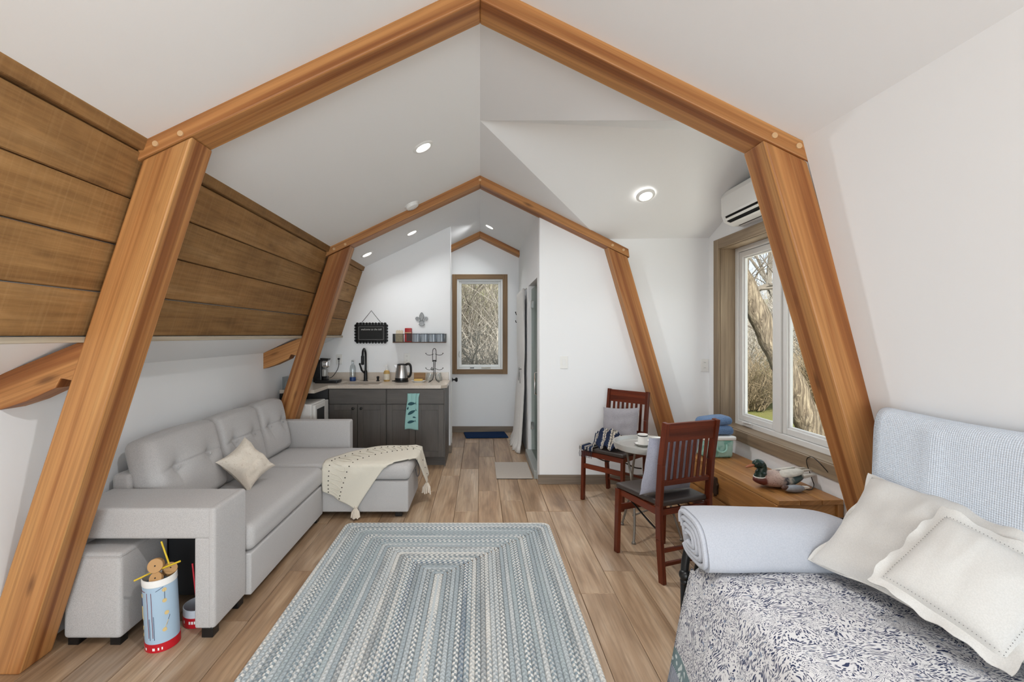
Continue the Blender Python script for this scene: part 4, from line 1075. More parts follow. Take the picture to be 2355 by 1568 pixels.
m = MB(); m.grid(110, 40, cur); m.build('cloth', fabric('white_curtain_cloth', S(232, 230, 227), S(220, 218, 214)), cu, smooth=True, angle=180, solid=0.003)
m = MB(); m.tube([(0.02, -0.46, 2.055), (0.02, 0.46, 2.055)], 0.008, 8); m.build('rod', M_white, cu, smooth=True)
m = MB(); m.tube(smooth_path([(-0.055, -0.20, 1.05), (-0.06, -0.23, 1.02), (-0.03, -0.24, 1.03), (-0.055, -0.20, 1.02), (-0.06, -0.17, 0.88), (-0.055, -0.22, 1.0), (-0.05, -0.26, 0.85)], 5), 0.005, 6); m.build('tie_cord', plain('grey_tie', S(150, 148, 146), 0.9), cu, smooth=True)
wh = thing('wall_hook', 'black double coat hook on the wall by the curtain', 'hook', (0.584, 6.80, 1.72)); wh.rotation_euler = (0, 0, R(-90))
MB().box(-0.012, 0.012, -0.006, 0, -0.06, 0.06).build('plate', M_black, wh, bevel=0.003)
m = MB(); m.tube(smooth_path([(0, -0.005, 0.03), (0, -0.04, 0.04), (0, -0.06, 0.08)], 4), 0.006, 6); m.ell((0, -0.06, 0.083), (0.009, 0.009, 0.009), 8, 6); m.tube(smooth_path([(0, -0.005, -0.04), (0, -0.03, -0.07), (0, -0.055, -0.06), (0, -0.06, -0.035)], 4), 0.006, 6); m.build('prongs', M_black, wh, smooth=True)
# ================================================================ TOY CAN, LID, STICKS
M_red = plain('red_enamel', S(186, 18, 34), 0.4, nz=0.04)
t = NT('pale_blue_card', 0.5); 
t.base(S(166, 190, 210)); M_can = t.m
can = thing('toy_canister', 'pale blue cardboard toy canister with red base, under the sofa arm', 'canister', (-1.512, 2.20, 0)); can.rotation_euler = (R(1.5), R(-2), 0)
m = MB(); m.lathe([(0.0705, 0.038), (0.0705, 0.305)], 36, cap=False); m.build('tube', M_can, can, smooth=True)
m = MB(); m.lathe([(0.0, 0.001), (0.0725, 0.001), (0.0725, 0.04), (0.0705, 0.04)], 36, cap=False); m.build('base_cap', M_red, can, smooth=True, angle=30)
m = MB(); m.lathe([(0.0705, 0.303), (0.0718, 0.305), (0.0718, 0.333), (0.068, 0.335), (0.067, 0.30)], 36, cap=False); m.build('rim', M_plate, can, smooth=True, angle=30)
m = MB(); m.lathe([(0.0, 0.26), (0.068, 0.26)], 24, cap=False); m.build('fill_disc', plain('dark_inside', S(120, 112, 100), 0.8), can)
def cyl(a, z, r=0.0712): return Vector((r*math.cos(R(a)), r*math.sin(R(a)), z))
def ink(name, mat, segs, w=0.0022):
    m = MB()
    for (a0, z0, a1, z1) in segs:
        n = 5; m.tube([cyl(a0+(a1-a0)*i/n, z0+(z1-z0)*i/n) for i in range(n+1)], w, 5)
    m.build(name, mat, can, smooth=True)
M_ink1 = plain('maroon_ink', S(122, 50, 56), 0.6); M_ink2 = plain('navy_ink', S(40, 52, 84), 0.6); M_ink3 = plain('tan_ink', S(214, 188, 130), 0.6)
ink('printed_red_lines', M_ink1, [(258, 0.07, 258, 0.28), (274, 0.07, 274, 0.28), (205, 0.285, 250, 0.285)], 0.0012)
ink('printed_blue_lines', M_ink2, [(263, 0.06, 263, 0.16), (279, 0.06, 279, 0.17), (206, 0.265, 222, 0.262), (208, 0.26, 222, 0.21), (224, 0.205, 224, 0.255), (318, 0.24, 318, 0.29), (320, 0.12, 332, 0.16), (290, 0.285, 315, 0.30)], 0.0011)
ink('printed_rods', M_ink3, [(211, 0.17, 222, 0.20), (213, 0.17, 222, 0.155), (224, 0.16, 224, 0.20), (214, 0.10, 232, 0.12), (312, 0.10, 326, 0.14)], 0.0013)
m = MB()
for (a, z) in ((224, 0.26), (224, 0.203), (223, 0.155), (212, 0.175), (216, 0.105), (210, 0.07), (318, 0.285), (317, 0.235), (313, 0.10), (322, 0.175)):
    c = cyl(a, z, 0.0706); q = Vector((math.cos(R(a)), math.sin(R(a)), 0)).to_track_quat('Z', 'Y').to_matrix()
    m.lathe([(0.0, 0.0015), (0.009, 0.0015), (0.0095, 0)], 12, c, q, cap=False)
m.build('printed_spools', M_ink3, can)
m = MB()
for (a, w_) in ((206, 5), (214, 3), (221, 6), (238, 7), (243, 3), (270, 9), (288, 5), (300, 4)):
    n = 3; m.grid(n, 1, lambda u, v: cyl(a+w_*u, 0.012+0.012*v, 0.0729))
m.build('white_marks', M_plate, can)
M_spool = wood('bare_wood_spool', [S(168, 124, 78), S(196, 154, 104), S(212, 174, 126)], 3, 20, 0.7, 40, 120, 0)
M_yel = plain('yellow_stick', S(214, 182, 40), 0.5); M_redst = plain('red_stick', S(192, 32, 50), 0.5)
def spool(loc, nrm, r, h, label):
    t = thing('wooden_spool', label, 'spool', loc); t.rotation_euler = Vector(nrm).to_track_quat('Z', 'Y').to_euler()
    m = MB(); m.lathe([(r*0.95, -h/2), (r, -h/2+0.002), (r, h/2-0.002), (r*0.95, h/2)], 22); m.build('disc', M_spool, t, smooth=True, angle=30)
    m = MB()
    for k in range(4):
        a = R(45+90*k); q = Vector((math.cos(a), math.sin(a), 0)).to_track_quat('Z', 'Y').to_matrix()
        m.lathe([(0.0, 0.0006), (0.0035, 0.0006)], 8, (r*math.cos(a), r*math.sin(a), 0), q, cap=False)
    m.lathe([(0.0, h/2+0.0004), (0.0035, h/2+0.0004)], 8, cap=False); m.build('peg_holes', M_dark, t)
spool((-1.525, 2.17, 0.385), (0.3, -0.9, 0.3), 0.032, 0.035, 'upright wooden toy spool, topmost in the canister')
spool((-1.49, 2.215, 0.345), (0.5, -0.4, 0.8), 0.030, 0.026, 'tilted wooden toy spool at the canister rim')
spool((-1.51, 2.15, 0.335), (0.1, -0.85, 0.5), 0.027, 0.024, 'low wooden toy spool at the front of the canister')
def stick(p0, p1, mat, label, r=0.0042):
    b = MB(); b.tube([p0, p1], r, 8); tag(b.build('toy_stick', mat, None, smooth=True, angle=50), label, 'stick')
stick((-1.60, 2.13, 0.333), (-1.545, 2.17, 0.352), M_yel, 'yellow toy stick poking out at the left of the canister')
stick((-1.475, 2.19, 0.375), (-1.535, 2.22, 0.475), M_yel, 'yellow toy stick rising from the topmost spool')
stick((-1.50, 2.17, 0.37), (-1.405, 2.16, 0.41), M_yel, 'yellow toy stick pointing right from the canister')
stick((-1.435, 2.30, 0.33), (-1.395, 2.28, 0.09), M_redst, 'long red toy stick leaning behind the canister')
ld = thing('canister_lid', 'red toy canister lid with white liner lying behind the can', 'lid', (-1.445, 2.375, 0.002))
m = MB(); m.lathe([(0.073, 0.0), (0.074, 0.002), (0.074, 0.050), (0.071, 0.050)], 32, cap=False); m.lathe([(0.0, 0.004), (0.072, 0.004)], 32, cap=False); m.build('shell', M_red, ld, smooth=True, angle=30)
m = MB(); m.lathe([(0.0735, 0.05), (0.0735, 0.088), (0.070, 0.088), (0.070, 0.01)], 32, cap=False); m.build('liner', plain('pale_liner', S(206, 212, 222), 0.6), ld, smooth=True, angle=30)
m = MB()
for (a, w_) in ((236, 6), (262, 7), (272, 7), (282, 7), (294, 4)): m.grid(3, 1, lambda u, v: cyl(a+w_*u, 0.022+0.014*v, 0.0746))
m.build('white_marks', M_plate, ld)

# ================================================================ FOLDING CHAIRS
def make_chair(label, loc, rotz):
    t = thing('folding_chair', label, 'chair', loc, rotz, 'red-brown folding chairs')
    G = (0, 0, 1)
    wx = 0.192
    for sx in (-1, 1):
        x = sx*wx
        b = MB(); b.bar((x, 0.205, 0), (x, 0.19, 0.435), 0.026, 0.040, (0, 1, 0)); b.build('front_leg', M_chair, t, grain=G, bevel=0.004)
        pts = [(x, -0.225, 0), (x, -0.20, 0.25), (x, -0.195, 0.45), (x, -0.215, 0.70), (x, -0.255, 0.955)]
        b = MB()
        for p, q in zip(pts[:-1], pts[1:]): b.bar(p, q, 0.026, 0.042, (0, 1, 0))
        b.build('back_post', M_chair, t, grain=G, bevel=0.003)
        b = MB(); b.bar((x*0.93, 0.185, 0.415), (x*0.93, -0.19, 0.405), 0.022, 0.042); b.build('side_rail', M_chair, t, grain=(0,1,0), bevel=0.003)
        b = MB(); b.tube(smooth_path([(x*0.82, 0.16, 0.40), (x*0.82, 0.06, 0.36), (x*0.82, -0.08, 0.30), (x*0.84, -0.19, 0.27)], 4), 0.006, 6); b.build('folding_arm', M_black, t, smooth=True)
    b = MB(); b.bar((-wx, 0.19, 0.415), (wx, 0.19, 0.415), 0.02, 0.042); b.build('front_rail', M_chair, t, grain=(1,0,0), bevel=0.003)
    b = MB(); b.bar((-wx, -0.185, 0.405), (wx, -0.185, 0.405), 0.02, 0.036); b.build('rear_rail', M_chair, t, grain=(1,0,0), bevel=0.003)
    b = MB(); b.bar((-wx, 0.198, 0.305), (wx, 0.198, 0.305), 0.018, 0.042); b.build('front_stretcher', M_chair, t, grain=(1,0,0), bevel=0.003)
    for z in (0.185, 0.105):
        b = MB(); b.bar((-wx, -0.208-0.05*(0.2-z), z), (wx, -0.208-0.05*(0.2-z), z), 0.018, 0.022); b.build('rear_stretcher', M_chair, t, grain=(1,0,0), bevel=0.003)
    # backrest
    by = lambda z: -0.195-0.06*max(0, (z-0.45)/0.505)**1.3
    b = MB(); b.bar((-wx+0.012, by(0.895), 0.895), (wx-0.012, by(0.895), 0.895), 0.020, 0.112, (0, -0.12, 1)); b.build('top_rail', M_chair, t, grain=(1,0,0), bevel=0.004)
    b = MB(); b.bar((-wx+0.012, by(0.585), 0.585), (wx-0.012, by(0.585), 0.585), 0.020, 0.030, (0, -0.1, 1)); b.build('lower_rail', M_chair, t, grain=(1,0,0), bevel=0.003)
    for i in range(7):
        x = -wx+0.012+(2*wx-0.024)*(i+1)/8
        b = MB(); b.bar((x, by(0.598), 0.598), (x, by(0.845), 0.845), 0.022, 0.010, (0, 1, 0)); b.build('slat', M_chair, t, grain=G, bevel=0.002, seg=1)
    b = MB()
    def sq(q, p):
        k = 1+0.06*(p.y/0.20); q.x *= k
        if p.z > 0: q.z += 0.006*(1-(p.x/0.2)**2)*(1-(p.y/0.2)**2)
        return q
    b.rbox((0, 0.005, 0.4555), (0.385, 0.405, 0.036), 0.014, (6,6,2), sq); b.build('seat', M_leather, t, smooth=True, angle=60)
    return t
chA = make_chair('red-brown slatted folding chair against the partition wall, grey pillow on seat', (1.20, 4.125, 0), R(133.8))
chB = dup(chA, 'nearer red-brown slatted folding chair with its back to the viewer', (1.18, 3.0, 0), R(20.4))
def on_chair(ch, c, n, up):
    Mz = Matrix.Translation(ch.location) @ Matrix.Rotation(ch.rotation_euler.z, 4, 'Z'); R3 = Mz.to_3x3()
    return frame(Mz @ Vector(c), R3 @ Vector(n), R3 @ Vector(up))
M_gpil = fabric('grey_velvet', S(166, 163, 168), S(150, 147, 152), 200, 0.1)
M_lpil = fabric('lavender_grey_cloth', S(176, 178, 192), S(160, 162, 178), 200, 0.1)
pillow('chair_pillow', 'plain grey velvet pillow leaning on the far chair back', 'pillow', M_gpil, on_chair(chA, (0.01, -0.115, 0.64), (0, 0.95, 0.30), (0.10, -0.3, 0.95)), w=0.36, h=0.34, t=0.11, pinch=0.07, seed=5)
pillow('chair_pillow', 'lavender-grey pillow leaning inside the near chair back', 'pillow', M_lpil, on_chair(chB, (-0.035, -0.115, 0.665), (0.0, 0.96, 0.22), (0.0, -0.22, 0.96)), w=0.40, h=0.38, t=0.11, pinch=0.06, seed=9)
# folded striped textile on far chair
t = NT('navy_cream_stripe', 0.9, 0, 0.1)
uvn = t.n('ShaderNodeUVMap'); sx_ = t.n('ShaderNodeSeparateXYZ'); t.l(uvn.outputs[0], sx_.inputs[0])
dist = t.noise(t.coord('UV', (9, 40, 1)), 2.0, 2)
st_ = t.math('SINE', t.math('ADD', t.math('MULTIPLY', sx_.outputs[0], 21), t.math('MULTIPLY', dist, 3.0)))
c1 = t.ramp(st_, [(0.0, S(38, 46, 68)), (0.42, S(56, 66, 92)), (0.5, S(224, 216, 200)), (0.8, S(206, 196, 178)), (1.0, S(60, 60, 68))])
t.base(c1)
M_navy = t.m
tx = thing('folded_scarf', 'navy and cream patterned scarf bunched on the far chair seat', 'scarf', chA.location+Vector((0, 0, 0)), R(133.8))
def scarf(u, v):
    x = -0.02+0.24*(u-0.5)*(1.0+0.2*v); y = 0.20-0.27*v
    h = 0.02+0.13*math.sin(PI*min(1, v*1.15))**1.2*(0.35+0.65*math.sin(PI*(0.15+0.7*u)))+0.02*math.sin(u*17+v*5)+0.012*math.sin(v*23)
    return Vector((x+0.05*v, y, 0.478+max(0.004, h)))
m = MB(); m.grid(36, 30, scarf); m.build('bunched_cloth', M_navy, tx, smooth=True, angle=180, solid=0.006)
def tail(u, v):
    x = 0.08+0.13*u; s_ = v*0.17
    if s_ < 0.12: return Vector((x, 0.10+s_, 0.482+0.006*math.sin(u*9)))
    return Vector((x, 0.222+0.01*math.sin(u*8), 0.482-(s_-0.12)*0.6))
m = MB(); m.grid(14, 20, tail); m.build('hanging_end', M_navy, tx, smooth=True, angle=180, solid=0.006)
m = MB()
for i in range(9):
    x = 0.085+0.015*i; m.tube([(x, 0.224, 0.455), (x+0.004, 0.236, 0.42), (x, 0.234, 0.39)], 0.0025, 5)
m.build('fringe', plain('dark_fringe', S(44, 46, 56), 0.9), tx)

# ================================================================ BISTRO TABLE
bt = thing('bistro_table', 'round grey metal tray-top bistro table between the two chairs', 'table', (1.27, 3.50, 0))
m = MB(); m.lathe([(0.0, 0.628), (0.195, 0.628), (0.205, 0.634), (0.225, 0.634), (0.238, 0.656), (0.25, 0.658), (0.251, 0.652), (0.243, 0.616), (0.235, 0.612), (0.0, 0.612)], 48, cap=False); m.build('tray_top', M_greymetal, bt, smooth=True, angle=30)
feet = [(-0.19, -0.26), (-0.17, 0.07), (0.15, 0.08), (0.17, -0.21)]
M_leg = plain('aged_grey_iron', S(128, 122, 114), 0.45, 0.6, 0.5, 0.2, 30)
tops = [(-0.12, 0.14), (-0.14, -0.14), (0.13, -0.14), (0.12, 0.14)]
for (fx, fy), (tx_, ty_) in zip(feet, tops):
    m = MB(); m.tube(smooth_path([(tx_, ty_, 0.612), (tx_*0.95+fx*0.05, ty_*0.75+fy*0.25, 0.46), ((tx_+fx)*0.42, (ty_+fy)*0.5, 0.32), (fx*0.85, fy*0.8+ty_*0.1, 0.14), (fx, fy, 0.012)], 6), 0.0085, 8); m.lathe([(0.014, 0.0), (0.015, 0.012), (0.009, 0.02)], 12, (fx, fy, 0)); m.build('leg', M_leg, bt, smooth=True)
for (p, q) in (((-0.11, 0.0, 0.30), (0.11, 0.0, 0.30)), ((-0.165, -0.16, 0.16), (0.15, -0.13, 0.16))):
    m = MB(); m.tube(smooth_path([p, ((p[0]+q[0])/2, p[1], p[2]+0.05), q], 6), 0.006, 6); m.build('cross_bar', M_leg, bt, smooth=True)
M_enamel = plain('white_enamel_cup', S(240, 238, 234), 0.2, 0, 0.6, 0.0)
M_rimblk = plain('black_enamel_rim', S(20, 20, 22), 0.25)
def saucer(name, label, loc, cup=True):
    z = loc[2]
    t = thing(name, label, 'saucer', loc)
    m = MB(); m.lathe([(0.0, 0.004), (0.035, 0.004), (0.060, 0.016), (0.062, 0.017), (0.036, 0.0), (0.0, 0.0)], 30, cap=False); m.build('dish', M_enamel, t, smooth=True, angle=60)
    m = MB(); m.lathe([(0.0605, 0.0155), (0.063, 0.0165), (0.0605, 0.0185)], 30, cap=False); m.build('rim', M_rimblk, t, smooth=True)
saucer('saucer', 'white enamel saucer with black rim under the cup', (1.235, 3.50, 0.6285))
saucer('saucer', 'white enamel saucer with black rim, empty beside the cup', (1.37, 3.57, 0.6285))
cp = thing('enamel_cup', 'white enamel cup with black rim on the bistro table', 'cup', (1.235, 3.50, 0.633))
m = MB(); m.lathe([(0.0, 0.002), (0.032, 0.0), (0.036, 0.008), (0.034, 0.05), (0.037, 0.085), (0.034, 0.083), (0.031, 0.01)], 26, cap=False); m.build('body', M_enamel, cp, smooth=True, angle=60)
m = MB(); m.lathe([(0.0355, 0.070), (0.0375, 0.072), (0.0375, 0.077), (0.036, 0.079)], 26, cap=False); m.build('rim_band', M_rimblk, cp, smooth=True)
m = MB(); m.tube(smooth_path([(0.033, 0, 0.066), (0.06, 0, 0.06), (0.058, 0, 0.025), (0.035, 0, 0.02)], 5), 0.005, 6); m.build('handle', M_enamel, cp, smooth=True)
m = MB(); m.lathe([(0.0, 0.0), (0.014, 0.002), (0.018, 0.012), (0.010, 0.022), (0.0, 0.026)], 14, cap=False); tag(m.build('porcelain_knob', M_enamel, None, smooth=True, loc=(1.262, 3.37, 0.6285)), 'small white porcelain trinket at the tray front', 'trinket')

# ================================================================ BLANKET CHEST
ch = thing('blanket_chest', 'honey pine blanket chest under the dormer window', 'chest', (2.012, 3.50, 0), R(2.6))
hx, y0, y1, H = 0.195, -0.66, 0.70, 0.45
MB().box(-hx, hx, y0+0.02, y1-0.02, 0.03, H-0.03).build('body', M_pine, ch, grain=(0,1,0), bevel=0.004)
for i in range(3):
    xa = -hx-0.012+i*0.1385; MB().box(xa+0.0012, xa+0.1373, y0, y1, H-0.03, H).build('lid_plank', M_pine, ch, grain=(0,1,0), bevel=0.003)
for i in range(2):
    z0 = 0.03+0.2*i; MB().box(-hx-0.012, -hx, y0+0.02, y1-0.02, z0+0.002, z0+0.188).build('front_board', M_pine, ch, grain=(0,1,0), bevel=0.002, seg=1)
for xx in (-hx-0.018, hx-0.022): MB().box(xx, xx+0.04, y0+0.006, y0+0.034, 0.0, H-0.032).build('corner_post', M_pine, ch, grain=(0,0,1), bevel=0.003)
for xx in (-hx-0.018, hx-0.022): MB().box(xx, xx+0.04, y1-0.034, y1-0.006, 0.0, H-0.032).build('corner_post', M_pine, ch, grain=(0,0,1), bevel=0.003)
m = MB(); n = 26; pts = []
random.seed(3)
for i in range(n):
    a = 2*PI*i/n; r = 1+0.12*math.sin(7*a)+random.uniform(-0.05, 0.05); pts.append((0.03+0.036*r*math.cos(a), 0.315+0.072*r*math.sin(a)))
m.prism(pts, -hx-0.03, -hx-0.011, 'yz'); m.build('iron_latch', plain('dark_carved_iron', S(62, 44, 32), 0.6, 0.3, 0.4, 0.35, 60), ch, bevel=0.004)
# storage bin with towel
t = NT('mint_translucent_bin', 0.4); f = t.noise(t.coord('Object'), 14, 3, 0.5, 1.0); t.base(t.mix(t.ramp(f, [(0.4, (0,0,0,1)), (0.6, (1,1,1,1))]), S(120, 182, 168), S(178, 216, 206)))
sb = thing('storage_bin', 'mint green plastic storage bin with white lid on the chest', 'storage bin', (1.975, 3.90, 0.4515), R(3))
m = MB(); m.rbox((0, 0, 0.075), (0.25, 0.19, 0.15), 0.02, (3,3,3), lambda q, p: Vector((q.x*(0.93+0.07*(p.z+0.075)/0.15), q.y*(0.93+0.07*(p.z+0.075)/0.15), q.z))); m.build('tub', t.m, sb, smooth=True)
m = MB(); m.rbox((0, 0, 0.163), (0.275, 0.215, 0.034), 0.012, (3,3,2)); m.build('lid', M_plate, sb, smooth=True)
m = MB(); m.tube(smooth_path([(-0.03, -0.098, 0.11), (-0.025, -0.106, 0.07), (0.01, -0.108, 0.05), (0.05, -0.106, 0.07), (0.055, -0.098, 0.115)], 5), 0.008, 8); m.build('handle', plain('mint_handle', S(166, 212, 200), 0.4), sb, smooth=True)
m = MB(); m.rbox((0, 0, 0.012), (0.27, 0.18, 0.075), 0.034, (8,6,3), lambda q, p: q+Vector((0, 0, 0.006*math.sin(p.x*18+1)))); m.rbox((0.0, 0.0, 0.082), (0.255, 0.17, 0.072), 0.035, (8,6,3), lambda q, p: q+Vector((0, 0, 0.012*math.sin(p.x*11+0.6))))
o = m.build('folded_towel', fabric('blue_terry', S(112, 140, 176), S(88, 116, 154), 160, 0.8), None, smooth=True, angle=80, loc=(1.975, 3.90, 0.660), rot=(0, 0, R(3))); tag(o, 'folded blue bath towel on the storage bin lid', 'towel')

# duck decoy
dk = thing('duck_decoy', 'painted wooden mallard decoy on the pine chest', 'duck decoy', (2.01, 3.10, 0.4508), R(6))
t = NT('mallard_body_paint', 0.35); tc = t.coord('Object'); sxx = t.n('ShaderNodeSeparateXYZ'); t.l(tc, sxx.inputs[0])
nzz = t.noise(tc, 55, 3); px = t.math('ADD', sxx.outputs[0], t.math('MULTIPLY', t.math('SUBTRACT', nzz, 0.5), 0.05))
c1 = t.ramp(t.math('MULTIPLY_ADD', px, 2.6, 0.5), [(0.0, S(88, 34, 26)), (0.16, S(104, 46, 36)), (0.20, S(190, 160, 148)), (0.42, S(198, 172, 158)), (0.5, S(44, 48, 58)), (0.56, S(205, 196, 182)), (0.66, S(60, 92, 96)), (0.86, S(44, 74, 76)), (0.92, S(232, 228, 220))])
fl_ = t.ramp(t.voro(tc, 85), [(0.15, (1,1,1,1)), (0.35, (0,0,0,1))]); t.base(t.mix(t.math('MULTIPLY', fl_, 0.55), c1, S(92, 48, 50)))
m = MB()
def body(p):
    x = p.x
    z = p.z*(1.0 if p.z > 0 else 0.72)
    if x > 0: z += 0.028*(x/0.19)**1.6; k = 1-0.45*(x/0.19)**2
    else: k = 1-0.12*(x/0.19)**2; z += 0.008*(x/0.19)**2
    return Vector((x, p.y*k, max(-0.046, z*(0.9*k+0.1))))
m.ell((0, 0, 0.046), (0.185, 0.078, 0.066), 30, 18, fn=body); m.build('body', t.m, dk, smooth=True, angle=180)
M_dkg = plain('dark_green_gloss', S(24, 50, 42), 0.2, 0, 0.6, 0.15, 30)
m = MB(); m.tube(smooth_path([(-0.135, 0, 0.065), (-0.128, 0, 0.10), (-0.120, 0, 0.135), (-0.135, 0, 0.158)], 5), [0.040]*3+[0.036]*3+[0.030]*4+[0.027]*3+[0.027]*3, 16); m.ell((-0.147, 0, 0.158), (0.042, 0.030, 0.030), 18, 12); m.build('head', M_dkg, dk, smooth=True)
m = MB(); m.ell((-0.205, 0, 0.146), (0.036, 0.016, 0.009), 14, 8, M=Matrix.Rotation(R(-14), 3, 'Y')); m.build('bill', plain('orange_brown_bill', S(156, 88, 50), 0.4), dk, smooth=True)
for sg in (-1, 1):
    m = MB(); m.ell((-0.168, sg*0.026, 0.165), (0.005, 0.003, 0.005), 8, 6); m.build('eye', M_blackpl, dk, smooth=True)
m = MB(); m.lathe([(0.041, -0.004), (0.043, 0.0), (0.041, 0.004)], 20, (-0.134, 0, 0.074), Matrix.Rotation(R(-6), 3, 'Y')); m.build('neck_ring', M_plate, dk, smooth=True)
M_wing = plain('grey_white_feather', S(206, 200, 188), 0.4, nz=0.25, scale=45)
for sg in (-1, 1):
    m = MB(); m.ell((0.045, sg*0.038, 0.100), (0.105, 0.036, 0.014), 18, 8, M=Matrix.Rotation(R(-7), 3, 'Y') @ Matrix.Rotation(R(sg*-25), 3, 'X')); m.build('wing', M_wing, dk, smooth=True)
    m = MB(); m.prism([(0.08, 0.105), (0.20, 0.118), (0.235, 0.108), (0.10, 0.092)], sg*0.022-0.006, sg*0.022+0.006); m.build('wing_tip', M_wing, dk, bevel=0.003)
m = MB(); m.prism([(0.165, 0.075), (0.245, 0.082), (0.25, 0.070), (0.17, 0.052)], -0.022, 0.022); m.build('tail', plain('white_tail', S(232, 228, 220), 0.4), dk, bevel=0.005)
sd2 = thing('carved_bird', 'small grey and white carved duckling in front of the mallard decoy', 'figurine', (2.035, 2.985, 0.4508), R(4))
m = MB(); m.ell((0, 0, 0.024), (0.075, 0.028, 0.024), 20, 10, fn=lambda p: Vector((p.x, p.y*(1-0.3*(p.x/0.075)), max(-0.024, p.z)))); m.build('body', plain('slate_grey_paint', S(150, 154, 160), 0.35, nz=0.3, scale=30), sd2, smooth=True)
m = MB(); m.ell((-0.062, 0, 0.032), (0.024, 0.018, 0.018), 12, 8); m.build('head', plain('brown_paint', S(92, 66, 56), 0.4), sd2, smooth=True)
m = MB(); m.prism([(0.065, 0.02), (0.10, 0.028), (0.098, 0.036), (0.06, 0.04)], -0.012, 0.012); m.build('tail', plain('white_tail', S(232, 228, 220)), sd2, bevel=0.003)
cd = MB(); cd.tube(smooth_path([(2.255, 2.95, 0.56), (2.20, 3.02, 0.655), (2.232, 3.13, 0.64), (2.225, 3.14, 0.60), (2.245, 3.12, 0.50), (2.245, 3.10, 0.458), (2.16, 3.02, 0.456), (2.12, 3.07, 0.456)], 8), 0.0028, 6)
tag(cd.build('power_cord', M_blackpl, None, smooth=True), 'thin black cord trailing from the window sill onto the chest', 'cord')

# ================================================================ DAYBED
db = thing('daybed', 'black tubular metal daybed frame with mattress along the right wall', 'daybed', (1.28, 1.0, 0))
def Wd(m): m.v = [(x-1.28, y-1.0, z) for x, y, z in m.v]; return m
m = MB(); m.tube(smooth_path([(0.868, 1.955, 0), (0.868, 1.955, 0.30), (0.870, 1.955, 0.50), (0.905, 1.955, 0.615), (0.98, 1.955, 0.668), (1.15, 1.955, 0.678), (1.45, 1.955, 0.678), (1.695, 1.955, 0.678)], 6), 0.0165, 12); Wd(m).build('end_rail', M_black, db, smooth=True)
m = MB(); m.tube(smooth_path([(0.915, 1.955, 0.30), (0.918, 1.955, 0.46), (0.945, 1.955, 0.53), (1.02, 1.955, 0.56), (1.6, 1.955, 0.56)], 6), 0.012, 10); Wd(m).build('inner_rail', M_black, db, smooth=True)
m = MB(); m.ell((0.868, 1.95, 0.455), (0.026, 0.026, 0.024), 12, 8); m.ell((0.868, 1.95, 0.43), (0.021, 0.021, 0.02), 12, 8); Wd(m).build('knuckle', M_black, db, smooth=True)
m = MB(); m.box(1.60, 1.70, 1.945, 1.972, 0.665, 0.695); m.tube([(1.69, 1.955, 0), (1.69, 1.955, 0.70)], 0.014, 10); Wd(m).build('rear_leg', M_black, db)
m = MB(); m.box(0.90, 0.93, -0.05, 1.94, 0.28, 0.33); Wd(m).build('side_rail', M_black, db)
m = MB(); m.tube([(0.868, -0.05, 0), (0.868, -0.05, 0.6)], 0.0165, 10); m.tube([(1.69, -0.05, 0), (1.69, -0.05, 0.7)], 0.014, 10); m.tube([(0.868, -0.05, 0.6), (1.69, -0.05, 0.66)], 0.0165, 10); Wd(m).build('near_end', M_black, db)
m = MB(); m.rbox((1.30, 0.95, 0.425), (0.77, 1.94, 0.22), 0.04, (4,4,3)); Wd(m).build('mattress', plain('mattress_ticking', S(222, 222, 220), 0.9), db, smooth=True)
m = MB(); m.rbox((1.628, 0.91, 0.85), (0.07, 1.84, 0.60), 0.03, (2,4,4)); Wd(m).build('back_cushion', plain('mattress_ticking', S(222, 222, 220)), db, smooth=True)
# bedspread
t = NT('blue_block_print', 0.9, 0, 0.1)
uvn = t.n('ShaderNodeUVMap'); vec = uvn.outputs[0]
mp = t.n('ShaderNodeMapping'); t.l(vec, mp.inputs[0]); mp.inputs['Scale'].default_value = (1.3, 1.3, 1)
dn = t.n('ShaderNodeTexNoise'); t.l(mp.outputs[0], dn.inputs['Vector']); dn.inputs['Scale'].default_value = 7; dn.inputs['Detail'].default_value = 2
va = t.n('ShaderNodeVectorMath', operation='SCALE'); t.l(dn.outputs['Color'], va.inputs[0]); va.inputs[3].default_value = 0.12
vb = t.n('ShaderNodeVectorMath', operation='ADD'); t.l(mp.outputs[0], vb.inputs[0]); t.l(va.outputs[0], vb.inputs[1])
def vscale(sx, sy, rot=0):
    q = t.n('ShaderNodeMapping'); t.l(vb.outputs[0], q.inputs[0]); q.inputs['Scale'].default_value = (sx, sy, 1); q.inputs['Rotation'].default_value = (0, 0, rot); return q.outputs[0]
d1 = t.voro(vscale(150, 105, 0.5), 1.0); dots = t.ramp(d1, [(0.37, (1,1,1,1)), (0.45, (0,0,0,1))])
d2 = t.voro(vscale(62, 210, 0.75), 1.0); dash = t.ramp(d2, [(0.41, (1,1,1,1)), (0.49, (0,0,0,1))])
ln = t.noise(vscale(26, 26), 1.0, 2, 0.5, 1.5); line = t.ramp(t.math('SINE', t.math('MULTIPLY', ln, 70)), [(0.55, (0,0,0,1)), (0.85, (1,1,1,1))])
sel = t.noise(vscale(12, 12), 1.0, 2); selr = t.ramp(sel, [(0.44, (0,0,0,1)), (0.52, (1,1,1,1))])
pat = t.mix(selr, dots, dash)
sel2 = t.ramp(t.noise(vscale(6, 6, 1.0), 1.0, 2), [(0.56, (0,0,0,1)), (0.62, (1,1,1,1))])
pat = t.mix(sel2, pat, line)
blot = t.ramp(t.noise(vscale(42, 42), 1.0, 1), [(0.69, (0,0,0,1)), (0.72, (1,1,1,1))])
ink_ = t.mix(t.math('MULTIPLY', blot, 0.75), pat, (0.8, 0.8, 0.8, 1))
col = t.mix(ink_, S(222, 221, 222), S(58, 66, 94))
